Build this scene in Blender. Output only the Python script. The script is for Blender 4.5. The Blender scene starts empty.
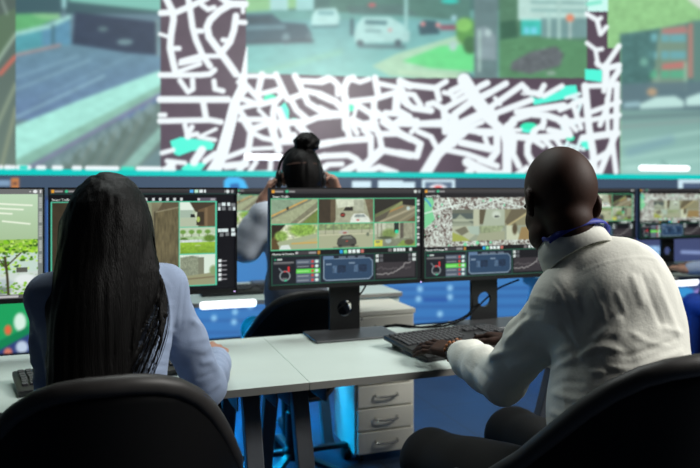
import bpy, bmesh, math, random
import numpy as np
from mathutils import Vector, Matrix
random.seed(7); RNG = np.random.default_rng(7)
S = bpy.context.scene
COL = S.collection
R = math.radians
YAW = R(19.5); CY, SY = math.cos(YAW), math.sin(YAW)
CAMZ, FPX, CXP, HZ = 1.28, 680.0, 350.0, 189.0

def on_y(px, py, Y):                 # point of the plane Y that the measured photo point lies on
    t = (px-CXP)/FPX; d = Y/(CY - t*SY)
    return Vector((d*(t*CY+SY), Y, CAMZ-(py-HZ)/FPX*d))

# ------------------------------------------------------------------ tagging
def tag(o, label, cat, group=None, kind=None):
    o['label'] = label; o['category'] = cat
    if group: o['group'] = group
    if kind: o['kind'] = kind
    return o
def empty(name, loc=(0, 0, 0), rz=0.0):
    o = bpy.data.objects.new(name, None); COL.objects.link(o)
    o.location = loc; o.rotation_euler = (0, 0, rz); o.empty_display_size = .1
    return o
def thing(name, label, cat, loc=(0, 0, 0), rz=0.0, group=None):
    return tag(empty(name, loc, rz), label, cat, group)
def copy_tree(o, parent=None):
    c = o.copy(); COL.objects.link(c)
    if parent: c.parent = parent
    for ch in list(o.children): copy_tree(ch, c)
    return c

# ------------------------------------------------------------------ materials
def srgb(r, g, b):
    f = lambda c: (c/255/12.92) if c/255 <= .04045 else ((c/255+.055)/1.055)**2.4
    return (f(r), f(g), f(b), 1)
MATS = {}
def mat(name, rgb, rough=.5, metal=0.0, noise=0.0, nscale=40, bump=0.0, bscale=200, spec=.5, emit=None, estr=0, stretch=None, sheen=0.0, sss=0.0, coat=0.0):
    if name in MATS: return MATS[name]
    m = bpy.data.materials.new(name); m.use_nodes = True
    nt = m.node_tree; b = nt.nodes['Principled BSDF']
    c = srgb(*rgb)
    b.inputs['Base Color'].default_value = c
    b.inputs['Roughness'].default_value = rough
    b.inputs['Metallic'].default_value = metal
    b.inputs['Specular IOR Level'].default_value = spec
    b.inputs['Sheen Weight'].default_value = sheen
    b.inputs['Coat Weight'].default_value = coat
    if sss:
        b.inputs['Subsurface Weight'].default_value = sss
        b.inputs['Subsurface Radius'].default_value = (.012, .005, .003)
    tc = nt.nodes.new('ShaderNodeTexCoord'); mp = nt.nodes.new('ShaderNodeMapping')
    nt.links.new(tc.outputs['Object'], mp.inputs['Vector'])
    if stretch: mp.inputs['Scale'].default_value = stretch
    if noise:
        n = nt.nodes.new('ShaderNodeTexNoise'); n.inputs['Scale'].default_value = nscale; n.inputs['Detail'].default_value = 4
        nt.links.new(mp.outputs['Vector'], n.inputs['Vector'])
        r = nt.nodes.new('ShaderNodeValToRGB')
        r.color_ramp.elements[0].position = .3; r.color_ramp.elements[1].position = .7
        r.color_ramp.elements[0].color = tuple(x*(1-noise) for x in c[:3])+(1,)
        r.color_ramp.elements[1].color = tuple(min(1, x*(1+noise)) for x in c[:3])+(1,)
        nt.links.new(n.outputs['Fac'], r.inputs['Fac']); nt.links.new(r.outputs['Color'], b.inputs['Base Color'])
    if bump:
        n2 = nt.nodes.new('ShaderNodeTexNoise'); n2.inputs['Scale'].default_value = bscale; n2.inputs['Detail'].default_value = 5
        nt.links.new(mp.outputs['Vector'], n2.inputs['Vector'])
        bp = nt.nodes.new('ShaderNodeBump'); bp.inputs['Strength'].default_value = bump; bp.inputs['Distance'].default_value = .01
        nt.links.new(n2.outputs['Fac'], bp.inputs['Height']); nt.links.new(bp.outputs['Normal'], b.inputs['Normal'])
    if emit:
        b.inputs['Emission Color'].default_value = srgb(*emit); b.inputs['Emission Strength'].default_value = estr
    MATS[name] = m
    return m
def display_mat(name, strength=1.0):
    if name in MATS: return MATS[name]
    m = bpy.data.materials.new(name); m.use_nodes = True
    nt = m.node_tree; b = nt.nodes['Principled BSDF']
    b.inputs['Base Color'].default_value = (.004, .004, .005, 1); b.inputs['Roughness'].default_value = .35
    a = nt.nodes.new('ShaderNodeVertexColor'); a.layer_name = 'picture'
    nt.links.new(a.outputs['Color'], b.inputs['Emission Color']); b.inputs['Emission Strength'].default_value = strength
    MATS[name] = m
    return m

# ------------------------------------------------------------------ meshes
def link(name, me, m=None, parent=None, smooth=False):
    o = bpy.data.objects.new(name, me); COL.objects.link(o)
    if m and len(me.materials) == 0: me.materials.append(m)
    if parent: o.parent = parent
    if smooth: me.shade_smooth()
    return o
def np_mesh(name, V, F, smooth=True):
    V = np.asarray(V, dtype=np.float32); F = np.asarray(F, dtype=np.int32)
    me = bpy.data.meshes.new(name); k = F.shape[1]
    me.vertices.add(len(V)); me.vertices.foreach_set('co', V.ravel())
    me.loops.add(F.size); me.loops.foreach_set('vertex_index', F.ravel())
    me.polygons.add(len(F)); me.polygons.foreach_set('loop_start', np.arange(0, F.size, k, dtype=np.int32))
    me.polygons.foreach_set('loop_total', np.full(len(F), k, dtype=np.int32))
    me.update(calc_edges=True); me.validate()
    if smooth: me.shade_smooth()
    return me
class MB:
    """collects shapes of ONE part"""
    def __init__(s): s.bm = bmesh.new()
    def box(s, lo, hi, bev=0.0, M=None):
        r = bmesh.ops.create_cube(s.bm, size=1)
        lo, hi = Vector(lo), Vector(hi); c = (lo+hi)/2; d = hi-lo
        for v in r['verts']: v.co = Vector((v.co.x*d.x, v.co.y*d.y, v.co.z*d.z))+c
        vs = r['verts']
        if bev:
            es = list({e for v in vs for e in v.link_edges})
            q = bmesh.ops.bevel(s.bm, geom=es, offset=bev, segments=2, affect='EDGES', profile=.5)
            vs = list({v for f in q['faces'] for v in f.verts} | {v for v in vs if v.is_valid})
        if M is not None:
            for v in vs: v.co = M @ v.co
        return s
    def bar(s, p, q, w, h, up=(0, 0, 1), bev=0.0):
        p, q = Vector(p), Vector(q); z = (q-p); L = z.length; z.normalize()
        x = Vector(up).cross(z)
        if x.length < 1e-4: x = Vector((1, 0, 0)).cross(z)
        x.normalize(); y = z.cross(x)
        M = Matrix((x, y, z)).transposed().to_4x4(); M.translation = p
        return s.box((-w/2, -h/2, 0), (w/2, h/2, L), bev, M)
    def tube(s, pts, rad, n=10, cap=True, closed=False):
        pts = [Vector(p) for p in pts]; N = len(pts)
        rads = rad if isinstance(rad, (list, tuple)) else [rad]*N
        rings = []; px = None
        for i, p in enumerate(pts):
            if closed: t = pts[(i+1) % N]-pts[i-1]
            else: t = pts[min(i+1, N-1)]-pts[max(i-1, 0)]
            t.normalize()
            if px is None:
                px = Vector((0, 0, 1)).cross(t)
                if px.length < .1: px = Vector((1, 0, 0)).cross(t)
            px = px-t*px.dot(t); px.normalize(); py = t.cross(px)
            rings.append([s.bm.verts.new(p+(px*math.cos(2*math.pi*k/n)+py*math.sin(2*math.pi*k/n))*rads[i]) for k in range(n)])
        m = N if closed else N-1
        for i in range(m):
            a, b = rings[i], rings[(i+1) % N]
            for k in range(n): s.bm.faces.new((a[k], a[(k+1) % n], b[(k+1) % n], b[k]))
        if cap and not closed:
            s.bm.faces.new(rings[0][::-1]); s.bm.faces.new(rings[-1])
        return s
    def lathe(s, prof, c=(0, 0, 0), n=24, axis='z'):
        rings = []
        c = Vector(c)
        for r, z in prof:
            ring = []
            for k in range(n):
                a = 2*math.pi*k/n; x, y = r*math.cos(a), r*math.sin(a)
                co = Vector((x, y, z)) if axis == 'z' else Vector((z, x, y)) if axis == 'x' else Vector((x, z, y))
                ring.append(s.bm.verts.new(co+c))
            rings.append(ring)
        for a, b in zip(rings, rings[1:]):
            for k in range(n): s.bm.faces.new((a[k], a[(k+1) % n], b[(k+1) % n], b[k]))
        s.bm.faces.new(rings[0][::-1]); s.bm.faces.new(rings[-1])
        return s
    def ball(s, c, r, n=12, sc=(1, 1, 1)):
        q = bmesh.ops.create_uvsphere(s.bm, u_segments=n, v_segments=max(6, n*2//3), radius=r)
        for v in q['verts']: v.co = Vector((v.co.x*sc[0], v.co.y*sc[1], v.co.z*sc[2]))+Vector(c)
        return s
    def prism(s, pts, lo, hi, axis='y'):
        """outline in the two other axes, drawn out along axis"""
        def P(a, b, c): return {'y': (a, c, b), 'x': (c, a, b), 'z': (a, b, c)}[axis]
        A = [s.bm.verts.new(P(a, b, lo)) for a, b in pts]; B = [s.bm.verts.new(P(a, b, hi)) for a, b in pts]
        n = len(pts)
        s.bm.faces.new(A[::-1]); s.bm.faces.new(B)
        for k in range(n): s.bm.faces.new((A[k], A[(k+1) % n], B[(k+1) % n], B[k]))
        return s
    def build(s, name, m, parent=None, smooth=False, angle=40):
        bmesh.ops.recalc_face_normals(s.bm, faces=s.bm.faces)
        me = bpy.data.meshes.new(name); s.bm.to_mesh(me); s.bm.free()
        me.materials.append(m)
        o = link(name, me, None, parent)
        if smooth:
            me.shade_smooth()
            try: me.set_sharp_from_angle(angle=R(angle))
            except Exception: pass
        return o

def spline(pts, n=8, closed=False):
    P = [np.array(p, float) for p in pts]; N = len(P); out = []
    g = (lambda i: P[i % N]) if closed else (lambda i: P[min(max(i, 0), N-1)])
    for i in range(N if closed else N-1):
        a, b, c, d = g(i-1), g(i), g(i+1), g(i+2)
        for k in range(n):
            t = k/n
            out.append(.5*((2*b)+(-a+c)*t+(2*a-5*b+4*c-d)*t*t+(-a+3*b-3*c+d)*t**3))
    if not closed: out.append(P[-1])
    return out

# ------------------------------------------------------------------ smooth bodies: distance field + surface nets
def vnoise(p, seed=0):
    """smooth value noise, p (...,3) -> about -1..1"""
    r = np.random.default_rng(seed).random(4096)*2-1
    i = np.floor(p).astype(np.int64); f = p-i; f = f*f*(3-2*f)
    def h(a, b, c): return r[(a*73856093 ^ b*19349663 ^ c*83492791) & 4095]
    x, y, z = i[..., 0], i[..., 1], i[..., 2]; u, v, w = f[..., 0], f[..., 1], f[..., 2]
    l = lambda a, b, t: a+(b-a)*t
    return l(l(l(h(x, y, z), h(x+1, y, z), u), l(h(x, y+1, z), h(x+1, y+1, z), u), v),
             l(l(h(x, y, z+1), h(x+1, y, z+1), u), l(h(x, y+1, z+1), h(x+1, y+1, z+1), u), v), w)
class Field:
    def __init__(s, lo, hi, h):
        s.lo = np.array(lo, float); s.h = h
        s.n = np.ceil((np.array(hi)-s.lo)/h).astype(int)+1
        s.D = np.full(s.n, .2, np.float32)
    def _win(s, lo, hi):
        a = np.clip(np.floor((np.array(lo)-s.lo)/s.h).astype(int), 0, s.n); b = np.clip(np.ceil((np.array(hi)-s.lo)/s.h).astype(int)+1, 0, s.n)
        ax = [(s.lo[k]+np.arange(a[k], b[k])*s.h).astype(np.float32) for k in range(3)]
        return tuple(slice(a[k], b[k]) for k in range(3)), ax[0][:, None, None], ax[1][None, :, None], ax[2][None, None, :]
    def _mix(s, w, d, k, cut=False):
        A = s.D[w]
        if A.size == 0: return
        if cut:
            d = -d
            if k > 0:
                hh = np.clip(.5-.5*(A-d)/k, 0, 1); s.D[w] = A+(d-A)*hh+k*hh*(1-hh)
            else: s.D[w] = np.maximum(A, d)
        elif k > 0:
            hh = np.clip(.5+.5*(A-d)/k, 0, 1); s.D[w] = A+(d-A)*hh-k*hh*(1-hh)
        else: s.D[w] = np.minimum(A, d)
    def cone(s, a, b, ra, rb=None, k=.02, cut=False):
        rb = ra if rb is None else rb
        a = np.array(a, float); b = np.array(b, float); m = max(ra, rb)+.05+k
        w, x, y, z = s._win(np.minimum(a, b)-m, np.maximum(a, b)+m)
        ba = b-a; L = max(float(ba@ba), 1e-9)
        t = np.clip(((x-a[0])*ba[0]+(y-a[1])*ba[1]+(z-a[2])*ba[2])/L, 0, 1)
        d = np.sqrt((x-a[0]-t*ba[0])**2+(y-a[1]-t*ba[1])**2+(z-a[2]-t*ba[2])**2)-(ra+(rb-ra)*t)
        s._mix(w, d, k, cut); return s
    def chain(s, pts, rads, k=.02):
        for i in range(len(pts)-1): s.cone(pts[i], pts[i+1], rads[i], rads[i+1], k)
        return s
    def strand(s, pts, rads, k=.01):
        P = np.array(pts, float); m = max(rads)+.04+k
        w, x, y, z = s._win(P.min(0)-m, P.max(0)+m); d = None
        for i in range(len(P)-1):
            a, ba = P[i], P[i+1]-P[i]; L = max(float(ba @ ba), 1e-9)
            t = np.clip(((x-a[0])*ba[0]+(y-a[1])*ba[1]+(z-a[2])*ba[2])/L, 0, 1)
            q = np.sqrt((x-a[0]-t*ba[0])**2+(y-a[1]-t*ba[1])**2+(z-a[2]-t*ba[2])**2)-(rads[i]+(rads[i+1]-rads[i])*t)
            d = q if d is None else np.minimum(d, q)
        s._mix(w, d.astype(np.float32), k); return s
    def ell(s, c, r, rot=None, k=.02, cut=False):
        c = np.array(c, float); r = np.array(r, float); m = r.max()+.05+k
        w, x, y, z = s._win(c-m, c+m)
        x = x-c[0]; y = y-c[1]; z = z-c[2]
        if rot is not None:
            M = np.array(rot, float)    # columns: local axes in the world
            X = x*M[0, 0]+y*M[1, 0]+z*M[2, 0]; Y = x*M[0, 1]+y*M[1, 1]+z*M[2, 1]; Z = x*M[0, 2]+y*M[1, 2]+z*M[2, 2]
        else: X, Y, Z = x, y, z
        k0 = np.sqrt((X/r[0])**2+(Y/r[1])**2+(Z/r[2])**2)+1e-6
        k1 = np.sqrt((X/r[0]**2)**2+(Y/r[1]**2)**2+(Z/r[2]**2)**2)+1e-6
        s._mix(w, (k0*(k0-1)/k1).astype(np.float32), k, cut); return s
    def warp(s, amp, freq, seed=0):
        w = np.abs(s.D) < .03; idx = np.argwhere(w)
        p = s.lo+idx*s.h
        s.D[w] += (amp*vnoise(p*np.array(freq), seed)).astype(np.float32); return s
    def mesh(s):
        D = s.D; sg = D < 0
        c = np.zeros(tuple(s.n-1), np.uint8)
        offs = [(i, j, k) for i in (0, 1) for j in (0, 1) for k in (0, 1)]
        sub = lambda A, o: A[o[0]:A.shape[0]-1+o[0], o[1]:A.shape[1]-1+o[1], o[2]:A.shape[2]-1+o[2]]
        for o in offs: c += sub(sg, o)
        act = (c > 0) & (c < 8); idx = np.argwhere(act)
        vid = np.full(act.shape, -1, np.int64); vid[act] = np.arange(len(idx))
        val = {o: D[idx[:, 0]+o[0], idx[:, 1]+o[1], idx[:, 2]+o[2]] for o in offs}
        P = np.zeros((len(idx), 3)); cnt = np.zeros(len(idx))
        for o in offs:
            for ax in range(3):
                if o[ax] == 0:
                    q = list(o); q[ax] = 1; q = tuple(q)
                    a, b = val[o], val[q]; cr = (a < 0) != (b < 0)
                    t = np.where(cr, a/np.where(cr, a-b, 1), 0)
                    p = np.tile(np.array(o, float), (len(idx), 1)); p[:, ax] = t
                    P[cr] += p[cr]; cnt[cr] += 1
        P = s.lo+(idx+P/cnt[:, None])*s.h
        F = []
        for ax in range(3):
            u, v = [(1, 2), (2, 0), (0, 1)][ax]
            sl0 = [slice(None)]*3; sl1 = [slice(None)]*3; sl0[ax] = slice(0, -1); sl1[ax] = slice(1, None)
            a, b = sg[tuple(sl0)], sg[tuple(sl1)]
            e = np.argwhere(a != b)
            ok = (e[:, u] > 0) & (e[:, v] > 0) & (e[:, u] < s.n[u]-1) & (e[:, v] < s.n[v]-1); e = e[ok]
            inside = a[e[:, 0], e[:, 1], e[:, 2]]
            def cell(du, dv):
                q = e.copy(); q[:, u] -= du; q[:, v] -= dv; return vid[q[:, 0], q[:, 1], q[:, 2]]
            q = np.stack([cell(1, 1), cell(0, 1), cell(0, 0), cell(1, 0)], 1)
            q[~inside] = q[~inside][:, ::-1]
            F.append(q)
        F = np.concatenate(F); F = F[(F >= 0).all(1)]
        return P, F
    def build(s, name, m, parent=None):
        V, F = s.mesh(); me = np_mesh(name, V, F); me.materials.append(m)
        return link(name, me, None, parent)
# ------------------------------------------------------------------ pictures shown on the displays
class Canvas:
    def __init__(s, x0, y0, x1, y1, sc, bg):
        s.x0, s.y0, s.sc = x0, y0, sc
        s.W, s.H = int((x1-x0)*sc), int((y1-y0)*sc)
        s.I = np.tile(np.array(bg, float), (s.H, s.W, 1))
        s.clip = None
    def win(s, a, b, c, d):
        if s.clip: a, b, c, d = max(a, s.clip[0]), max(b, s.clip[1]), min(c, s.clip[2]), min(d, s.clip[3])
        i0, i1 = max(0, int((a-s.x0)*s.sc)), min(s.W, int(math.ceil((c-s.x0)*s.sc)))
        j0, j1 = max(0, int((b-s.y0)*s.sc)), min(s.H, int(math.ceil((d-s.y0)*s.sc)))
        if i1 <= i0 or j1 <= j0: return None
        X = s.x0+(np.arange(i0, i1)+.5)/s.sc; Y = s.y0+(np.arange(j0, j1)+.5)/s.sc
        return (slice(j0, j1), slice(i0, i1)), X[None, :]+0*Y[:, None], Y[:, None]+0*X[None, :]
    def put(s, w, al, col):
        al = np.clip(al, 0, 1)[..., None]
        s.I[w] = s.I[w]*(1-al)+np.array(col, float)*al
    def rect(s, a, b, c, d, col, al=1.0):
        q = s.win(a, b, c, d)
        if q: s.put(q[0], np.full(q[1].shape, al), col)
        return s
    def grad(s, a, b, c, d, c0, c1, vert=True):
        q = s.win(a, b, c, d)
        if q:
            t = ((q[2]-b)/(d-b) if vert else (q[1]-a)/(c-a)).clip(0, 1)[..., None]
            s.I[q[0]] = np.array(c0, float)*(1-t)+np.array(c1, float)*t
        return s
    def line(s, pts, w, col, soft=1.0, al=1.0):
        xs = [p[0] for p in pts]; ys = [p[1] for p in pts]; m = w/2+soft+1
        q = s.win(min(xs)-m, min(ys)-m, max(xs)+m, max(ys)+m)
        if not q: return s
        D = np.full(q[1].shape, 1e9)
        for (ax, ay), (bx, by) in zip(pts, pts[1:]):
            dx, dy = bx-ax, by-ay; L = max(dx*dx+dy*dy, 1e-9)
            t = np.clip(((q[1]-ax)*dx+(q[2]-ay)*dy)/L, 0, 1)
            D = np.minimum(D, np.hypot(q[1]-ax-t*dx, q[2]-ay-t*dy))
        s.put(q[0], al*(.5+(w/2-D)/soft), col); return s
    def dot(s, x, y, rx, ry, col, soft=.25, al=1.0):
        q = s.win(x-rx*1.6-1, y-ry*1.6-1, x+rx*1.6+1, y+ry*1.6+1)
        if q:
            d = np.hypot((q[1]-x)/rx, (q[2]-y)/ry); s.put(q[0], al*(.5+(1-d)/soft), col)
        return s
    def poly(s, pts, col, al=1.0):
        xs = [p[0] for p in pts]; ys = [p[1] for p in pts]
        q = s.win(min(xs), min(ys), max(xs), max(ys))
        if not q: return s
        A = np.zeros(q[1].shape)
        for ox, oy in ((-.25, -.25), (.25, -.25), (-.25, .25), (.25, .25)):
            X, Y = q[1]+ox/s.sc, q[2]+oy/s.sc; ins = np.zeros(X.shape, bool)
            for (ax, ay), (bx, by) in zip(pts, pts[1:]+pts[:1]):
                if ay == by: continue
                ins ^= ((ay > Y) != (by > Y)) & (X < (bx-ax)*(Y-ay)/(by-ay)+ax)
            A += ins*.25
        s.put(q[0], A*al, col); return s
    def speck(s, a, b, c, d, amp, fx, fy, seed=0, col=None):
        q = s.win(a, b, c, d)
        if q:
            n = vnoise(np.stack([q[1]*fx, q[2]*fy, 0*q[1]+seed*7.3], -1), seed)+.5*vnoise(np.stack([q[1]*fx*2.1, q[2]*fy*2.1, 0*q[1]], -1), seed+1)
            if col is None: s.I[q[0]] = (s.I[q[0]]*(1+amp*n[..., None])).clip(0, 255)
            else: s.put(q[0], (n*2-.1)*amp, col)
        return s
    def blur(s, a, b, c, d, n=1):
        q = s.win(a, b, c, d)
        if q:
            I = s.I[q[0]]
            for _ in range(n):
                P = np.pad(I, ((1, 1), (1, 1), (0, 0)), 'edge')
                I = (P[:-2, 1:-1]+2*P[1:-1, 1:-1]+P[2:, 1:-1])/4
                P = np.pad(I, ((1, 1), (1, 1), (0, 0)), 'edge')
                I = (P[1:-1, :-2]+2*P[1:-1, 1:-1]+P[1:-1, 2:])/4
            s.I[q[0]] = I
        return s
    def sample(s, X, Y):
        x = ((X-s.x0)*s.sc-.5).clip(0, s.W-1.001); y = ((Y-s.y0)*s.sc-.5).clip(0, s.H-1.001)
        i, j = x.astype(int), y.astype(int); u, v = (x-i)[..., None], (y-j)[..., None]
        j1, i1 = np.minimum(j+1, s.H-1), np.minimum(i+1, s.W-1)
        return (s.I[j, i]*(1-u)+s.I[j, i1]*u)*(1-v)+(s.I[j1, i]*(1-u)+s.I[j1, i1]*u)*v
def to_lin(c):
    c = np.clip(c, 0, 255)/255
    return np.where(c <= .04045, c/12.92, ((c+.055)/1.055)**2.4)
def paint_grid(name, xs, zs, y, rgb, m, parent):
    """flat display surface facing -Y with one colour per vertex; rgb (nz,nx,3) sRGB"""
    nx, nz = len(xs), len(zs)
    V = np.zeros((nz, nx, 3)); V[..., 0] = xs[None]; V[..., 1] = y; V[..., 2] = zs[:, None]
    k = np.arange(nz*nx).reshape(nz, nx)
    F = np.stack([k[:-1, :-1], k[:-1, 1:], k[1:, 1:], k[1:, :-1]], -1).reshape(-1, 4)
    if zs[0] > zs[-1]: F = F[:, ::-1]
    me = np_mesh(name, V.reshape(-1, 3), F, smooth=False)
    a = me.color_attributes.new('picture', 'FLOAT_COLOR', 'POINT')
    c = np.ones((nz*nx, 4), np.float32); c[:, :3] = to_lin(rgb.reshape(-1, 3))
    a.data.foreach_set('color', c.ravel())
    me.materials.append(m)
    return link(name, me, None, parent)

# ---- big wall: the four road cameras and the street map
ROAD = (243, 252, 255); MBG = (92, 79, 92); GRN = (88, 250, 222)
roads = [
 ([(161,13),(177,12),(192,5.5),(207,-2)],6),([(165,-4),(173,12),(173.5,20),(171,35),(170,48),(173.5,64),(176,74)],6.5),([(160,34),(169,37)],3.5),
 ([(173,48.5),(179,48.5)],5),([(188,-4),(190,9),(192.5,27),(196,40),(203,56),(210,66)],6),([(196,31),(202,31)],5),([(202,5),(208,9.5),(214,7.5)],5),
 ([(220,-4),(229.5,4),(245,4)],7),([(231,4),(219,11),(210,20),(207,27),(209,37),(218,49),(229,64),(236,74)],7),([(236,16),(234,30),(230,42),(222,52)],6.5),
 ([(237,22),(245,22.5)],5),([(223,40),(229,41)],5),([(181,61),(199,56),(219,56)],4.5),([(180,64),(200,60)],4),([(243,5),(243,12)],4),
 ([(160.5,75),(200,75),(210,74),(214.5,70)],5.5),([(180,71),(200,64)],4.5),([(180,80.5),(188,92),(193,89),(192.5,80)],5),([(214,81),(215,89),(223,91)],5),
 ([(160,99.5),(228,99.5)],6.5),([(203,101),(206,118)],6),([(160,115),(165,115)],4.5),([(160,121),(210,120),(221,122)],5.5),
 ([(185,125),(188,137)],5),([(192,127),(187,136),(197,134)],5),([(201,136),(216,129)],3.5),([(199,137),(215,140)],4),
 ([(162,153),(173,150)],4.5),([(202,150),(194,162)],8),([(167,161),(185,163)],4.5),([(172,164),(166,172)],8),([(205,161),(215,154)],6),
 ([(238,82),(244,90)],4),([(225,158),(246,150)],5),([(226,166),(246,164)],7),([(236,176),(246,160)],6),
 ([(240,76),(262,76),(275,76.5)],4.5),([(262,74.5),(258,92)],6.5),([(276,74.5),(287.5,99)],6),([(291,100),(296.5,110),(307,119)],6),([(241,80),(261,101)],6),
 ([(240,98),(259,105),(273,101)],6),([(240,108),(262,103)],5),([(260,94),(280,89)],5),([(278.5,90),(282,95),(275,103),(273,113),(275,128)],6),([(289,99),(303,94)],6),
 ([(295,76),(303,92),(308,103),(320,110.5),(330,115.5)],6.5),([(300,81),(322,82),(330,79)],6),([(307,91),(320,94),(330,99.5)],6),([(240,119.5),(270,119.5)],5.5),
 ([(240,111),(246,120),(251,128)],6),([(253,128),(271,122)],5),([(304,123),(317,117.5),(330,115.5)],6),([(259,110),(266,117)],4),([(279,110),(285,124.5),(290,140)],7),([(279,123),(304,122)],7),
 ([(245,122),(251,132),(248,153)],6.5),([(251,131),(268,124)],5),([(254,133.5),(263,138),(273,140)],5),([(271,124.5),(278.5,150)],8),([(280,123),(285,136),(294,135)],6),([(283,141),(300,140)],8),
 ([(253,149),(272,148)],4),([(248,174),(256,162)],5),([(271,160),(270,174)],5),([(250,173),(270,172)],4),([(240,165),(250,158)],4),([(299,126),(309,136)],8),([(316,145),(330,142.5)],6.5),
 ([(320,81),(328,78),(333,80),(338,85),(338,94)],6),([(344.5,97.5),(344.5,87),(348,79.5),(353,78)],7),([(352,79.5),(360,82),(369,79)],5),([(375,78),(378,94)],6.5),
 ([(320,95),(335.5,101.5),(346,112)],7),([(320,108),(330,113),(346,114)],6),([(320,117),(346,115.5)],5),([(345.5,98),(345.5,128)],7),([(351,101.5),(374,99),(397,92)],6),
 ([(379,83.5),(400,88)],5),([(400,81),(410,86)],7),([(374,100),(374,110),(392,124.5),(397,130)],6.5),([(356,104),(376,117)],6),([(352,119.5),(362.5,124.5),(375,123)],7),
 ([(371.5,113),(373,128)],5),([(397,96),(396,110)],8),([(385.5,113),(402,114)],6),([(402.5,94),(407.5,104)],7),([(397,122),(409,123.5)],6),([(356,108),(354,116)],4),
 ([(400,84),(435,88)],6),([(437,87),(446,81.5)],5.5),([(436.5,88.5),(439,99.5)],6),([(402.5,91),(404,101.5),(413,108),(431,110.5)],6.5),([(408,94),(414,95),(420.5,105)],5.5),
 ([(428,104.5),(433.5,103),(444,109),(467,96)],6),([(444,92.5),(451,94),(454,99)],5),([(451,91),(462,86)],6),([(455,96),(465,90)],5),([(464,80),(477,101),(491,118)],13),
 ([(477,88.5),(487.5,83)],5.5),([(482,96),(490,92.5)],6),([(455,128),(455,114),(469.5,103)],7),([(444,109),(446,128)],7),([(463,123),(490,110.5)],9),
 ([(400,119.5),(417,121),(418,124),(442,122)],6),([(400,112),(409,117)],7),([(448,116),(451,117)],6),
 ([(480,86),(486.5,83)],5),([(484,96),(506,83.5)],6),([(491.5,106.5),(522,85),(529,92.5),(540,94)],6),([(539,95),(544,85.5)],5.5),([(494,114),(531,100)],6),([(517,112),(563.5,105.5)],6.5),
 ([(507,128),(513.5,119.5),(531,114),(547,115.5),(563.5,121)],6.5),([(544,116),(543,128)],5),([(490,118),(501,128)],7),([(544,96),(562,86)],5),([(495,98),(500,104)],4),
 ([(320,144.5),(343,140.5),(367.5,139)],6.5),([(346,122),(349.5,137)],6.5),([(353,126),(357,133)],5.5),([(352,122),(366,127),(376.5,130)],6),([(374,122),(379,133.5),(382,150)],6),
 ([(371,137),(371,155)],6),([(378,134),(398.5,133.5),(410,139)],6),([(383,122),(400,133.5)],6.5),([(396,123),(410,123)],6),([(382,150),(410,155.5)],6.5),([(380,151.5),(361,170)],9),
 ([(325,156),(348,155),(356,159),(364,167)],6),([(328,164.5),(342,164)],5),([(343,172),(358,164),(369,173)],7),([(366,172),(379,167),(396,173)],6),([(364,130),(369,135)],6),
 ([(316,158),(324,156)],6),([(318,172),(326,166)],6),
 ([(400,123.5),(417,124),(441,124.5)],6),([(417,126),(411.5,132)],5),([(400,133.5),(414,140),(420.5,144),(417,156),(400,153)],6.5),([(418,131.5),(431,137),(437,148)],5.5),
 ([(462,130),(446,145),(437,154),(425,174)],11),([(454,122),(452,142)],11),([(445,122),(445,132)],6),([(460,132),(469.5,130),(490,133.5)],6.5),([(460,124.5),(469.5,127),(482,122)],5),
 ([(461,142.5),(490,149)],7),([(447.5,150),(467,154),(489,162)],5.5),([(485,137.5),(487.5,145)],5),([(467,162),(478,168),(490,173)],9),([(469,172),(470,172)],8),
 ([(480,132),(493,132)],7),([(491.5,122),(506,136)],7),([(497,135),(497,151.5),(490,160.5)],7),([(508,127),(507,139),(507,173)],9),([(506,130),(513.5,123)],7),([(513,130),(520,130)],4),
 ([(512,136),(531,138),(563.5,136)],7),([(514,140),(513,154),(519,166)],6),([(534,132),(527.5,145),(527.5,154),(533,164)],6.5),([(535,130),(543,125),(544,122)],5.5),([(549,130),(570,135)],6),
 ([(480,146.5),(493,148)],5),([(480,160),(497,166)],6),([(515,176),(527,168)],6),([(480,173),(505,173)],6),([(535,141),(543,146)],5),([(544,139),(552,148)],5),([(556,139),(562,148)],5),([(562,122),(569,132)],6),
 ([(585,86),(589,128),(593,152),(595,175)],7),([(583,138),(617,133)],7),([(619,70),(610,85),(607,107),(600,125)],5),([(597,63),(606,70),(604,91)],5),([(607,68),(619,65)],5),([(586,86),(617,85)],5),
 ([(591,112),(619,102)],5),([(591,120),(619,115)],5),([(617,84),(616,133),(600,172)],6),([(612,138),(616,172)],5),([(607,99),(608,133)],4),([(560,110),(586,99)],5),([(560,122),(583,120)],5),
 ([(565,117),(576,130)],5),([(573,104),(581,128)],5),([(587,14),(597,20),(600.5,34),(606.5,27)],4.5),([(598,20),(601,18)],4),([(587,43),(595.5,49.5),(598,65)],4),([(596,50),(602,49)],4),([(619,46),(606,65)],5),
 ([(609,68),(619,66)],5),([(618,72),(612,80)],5),([(606,66),(606,82)],7),([(570,150),(590,166)],6),([(575,172),(612,150)],6),([(560,160),(560,176)],6)]
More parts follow.
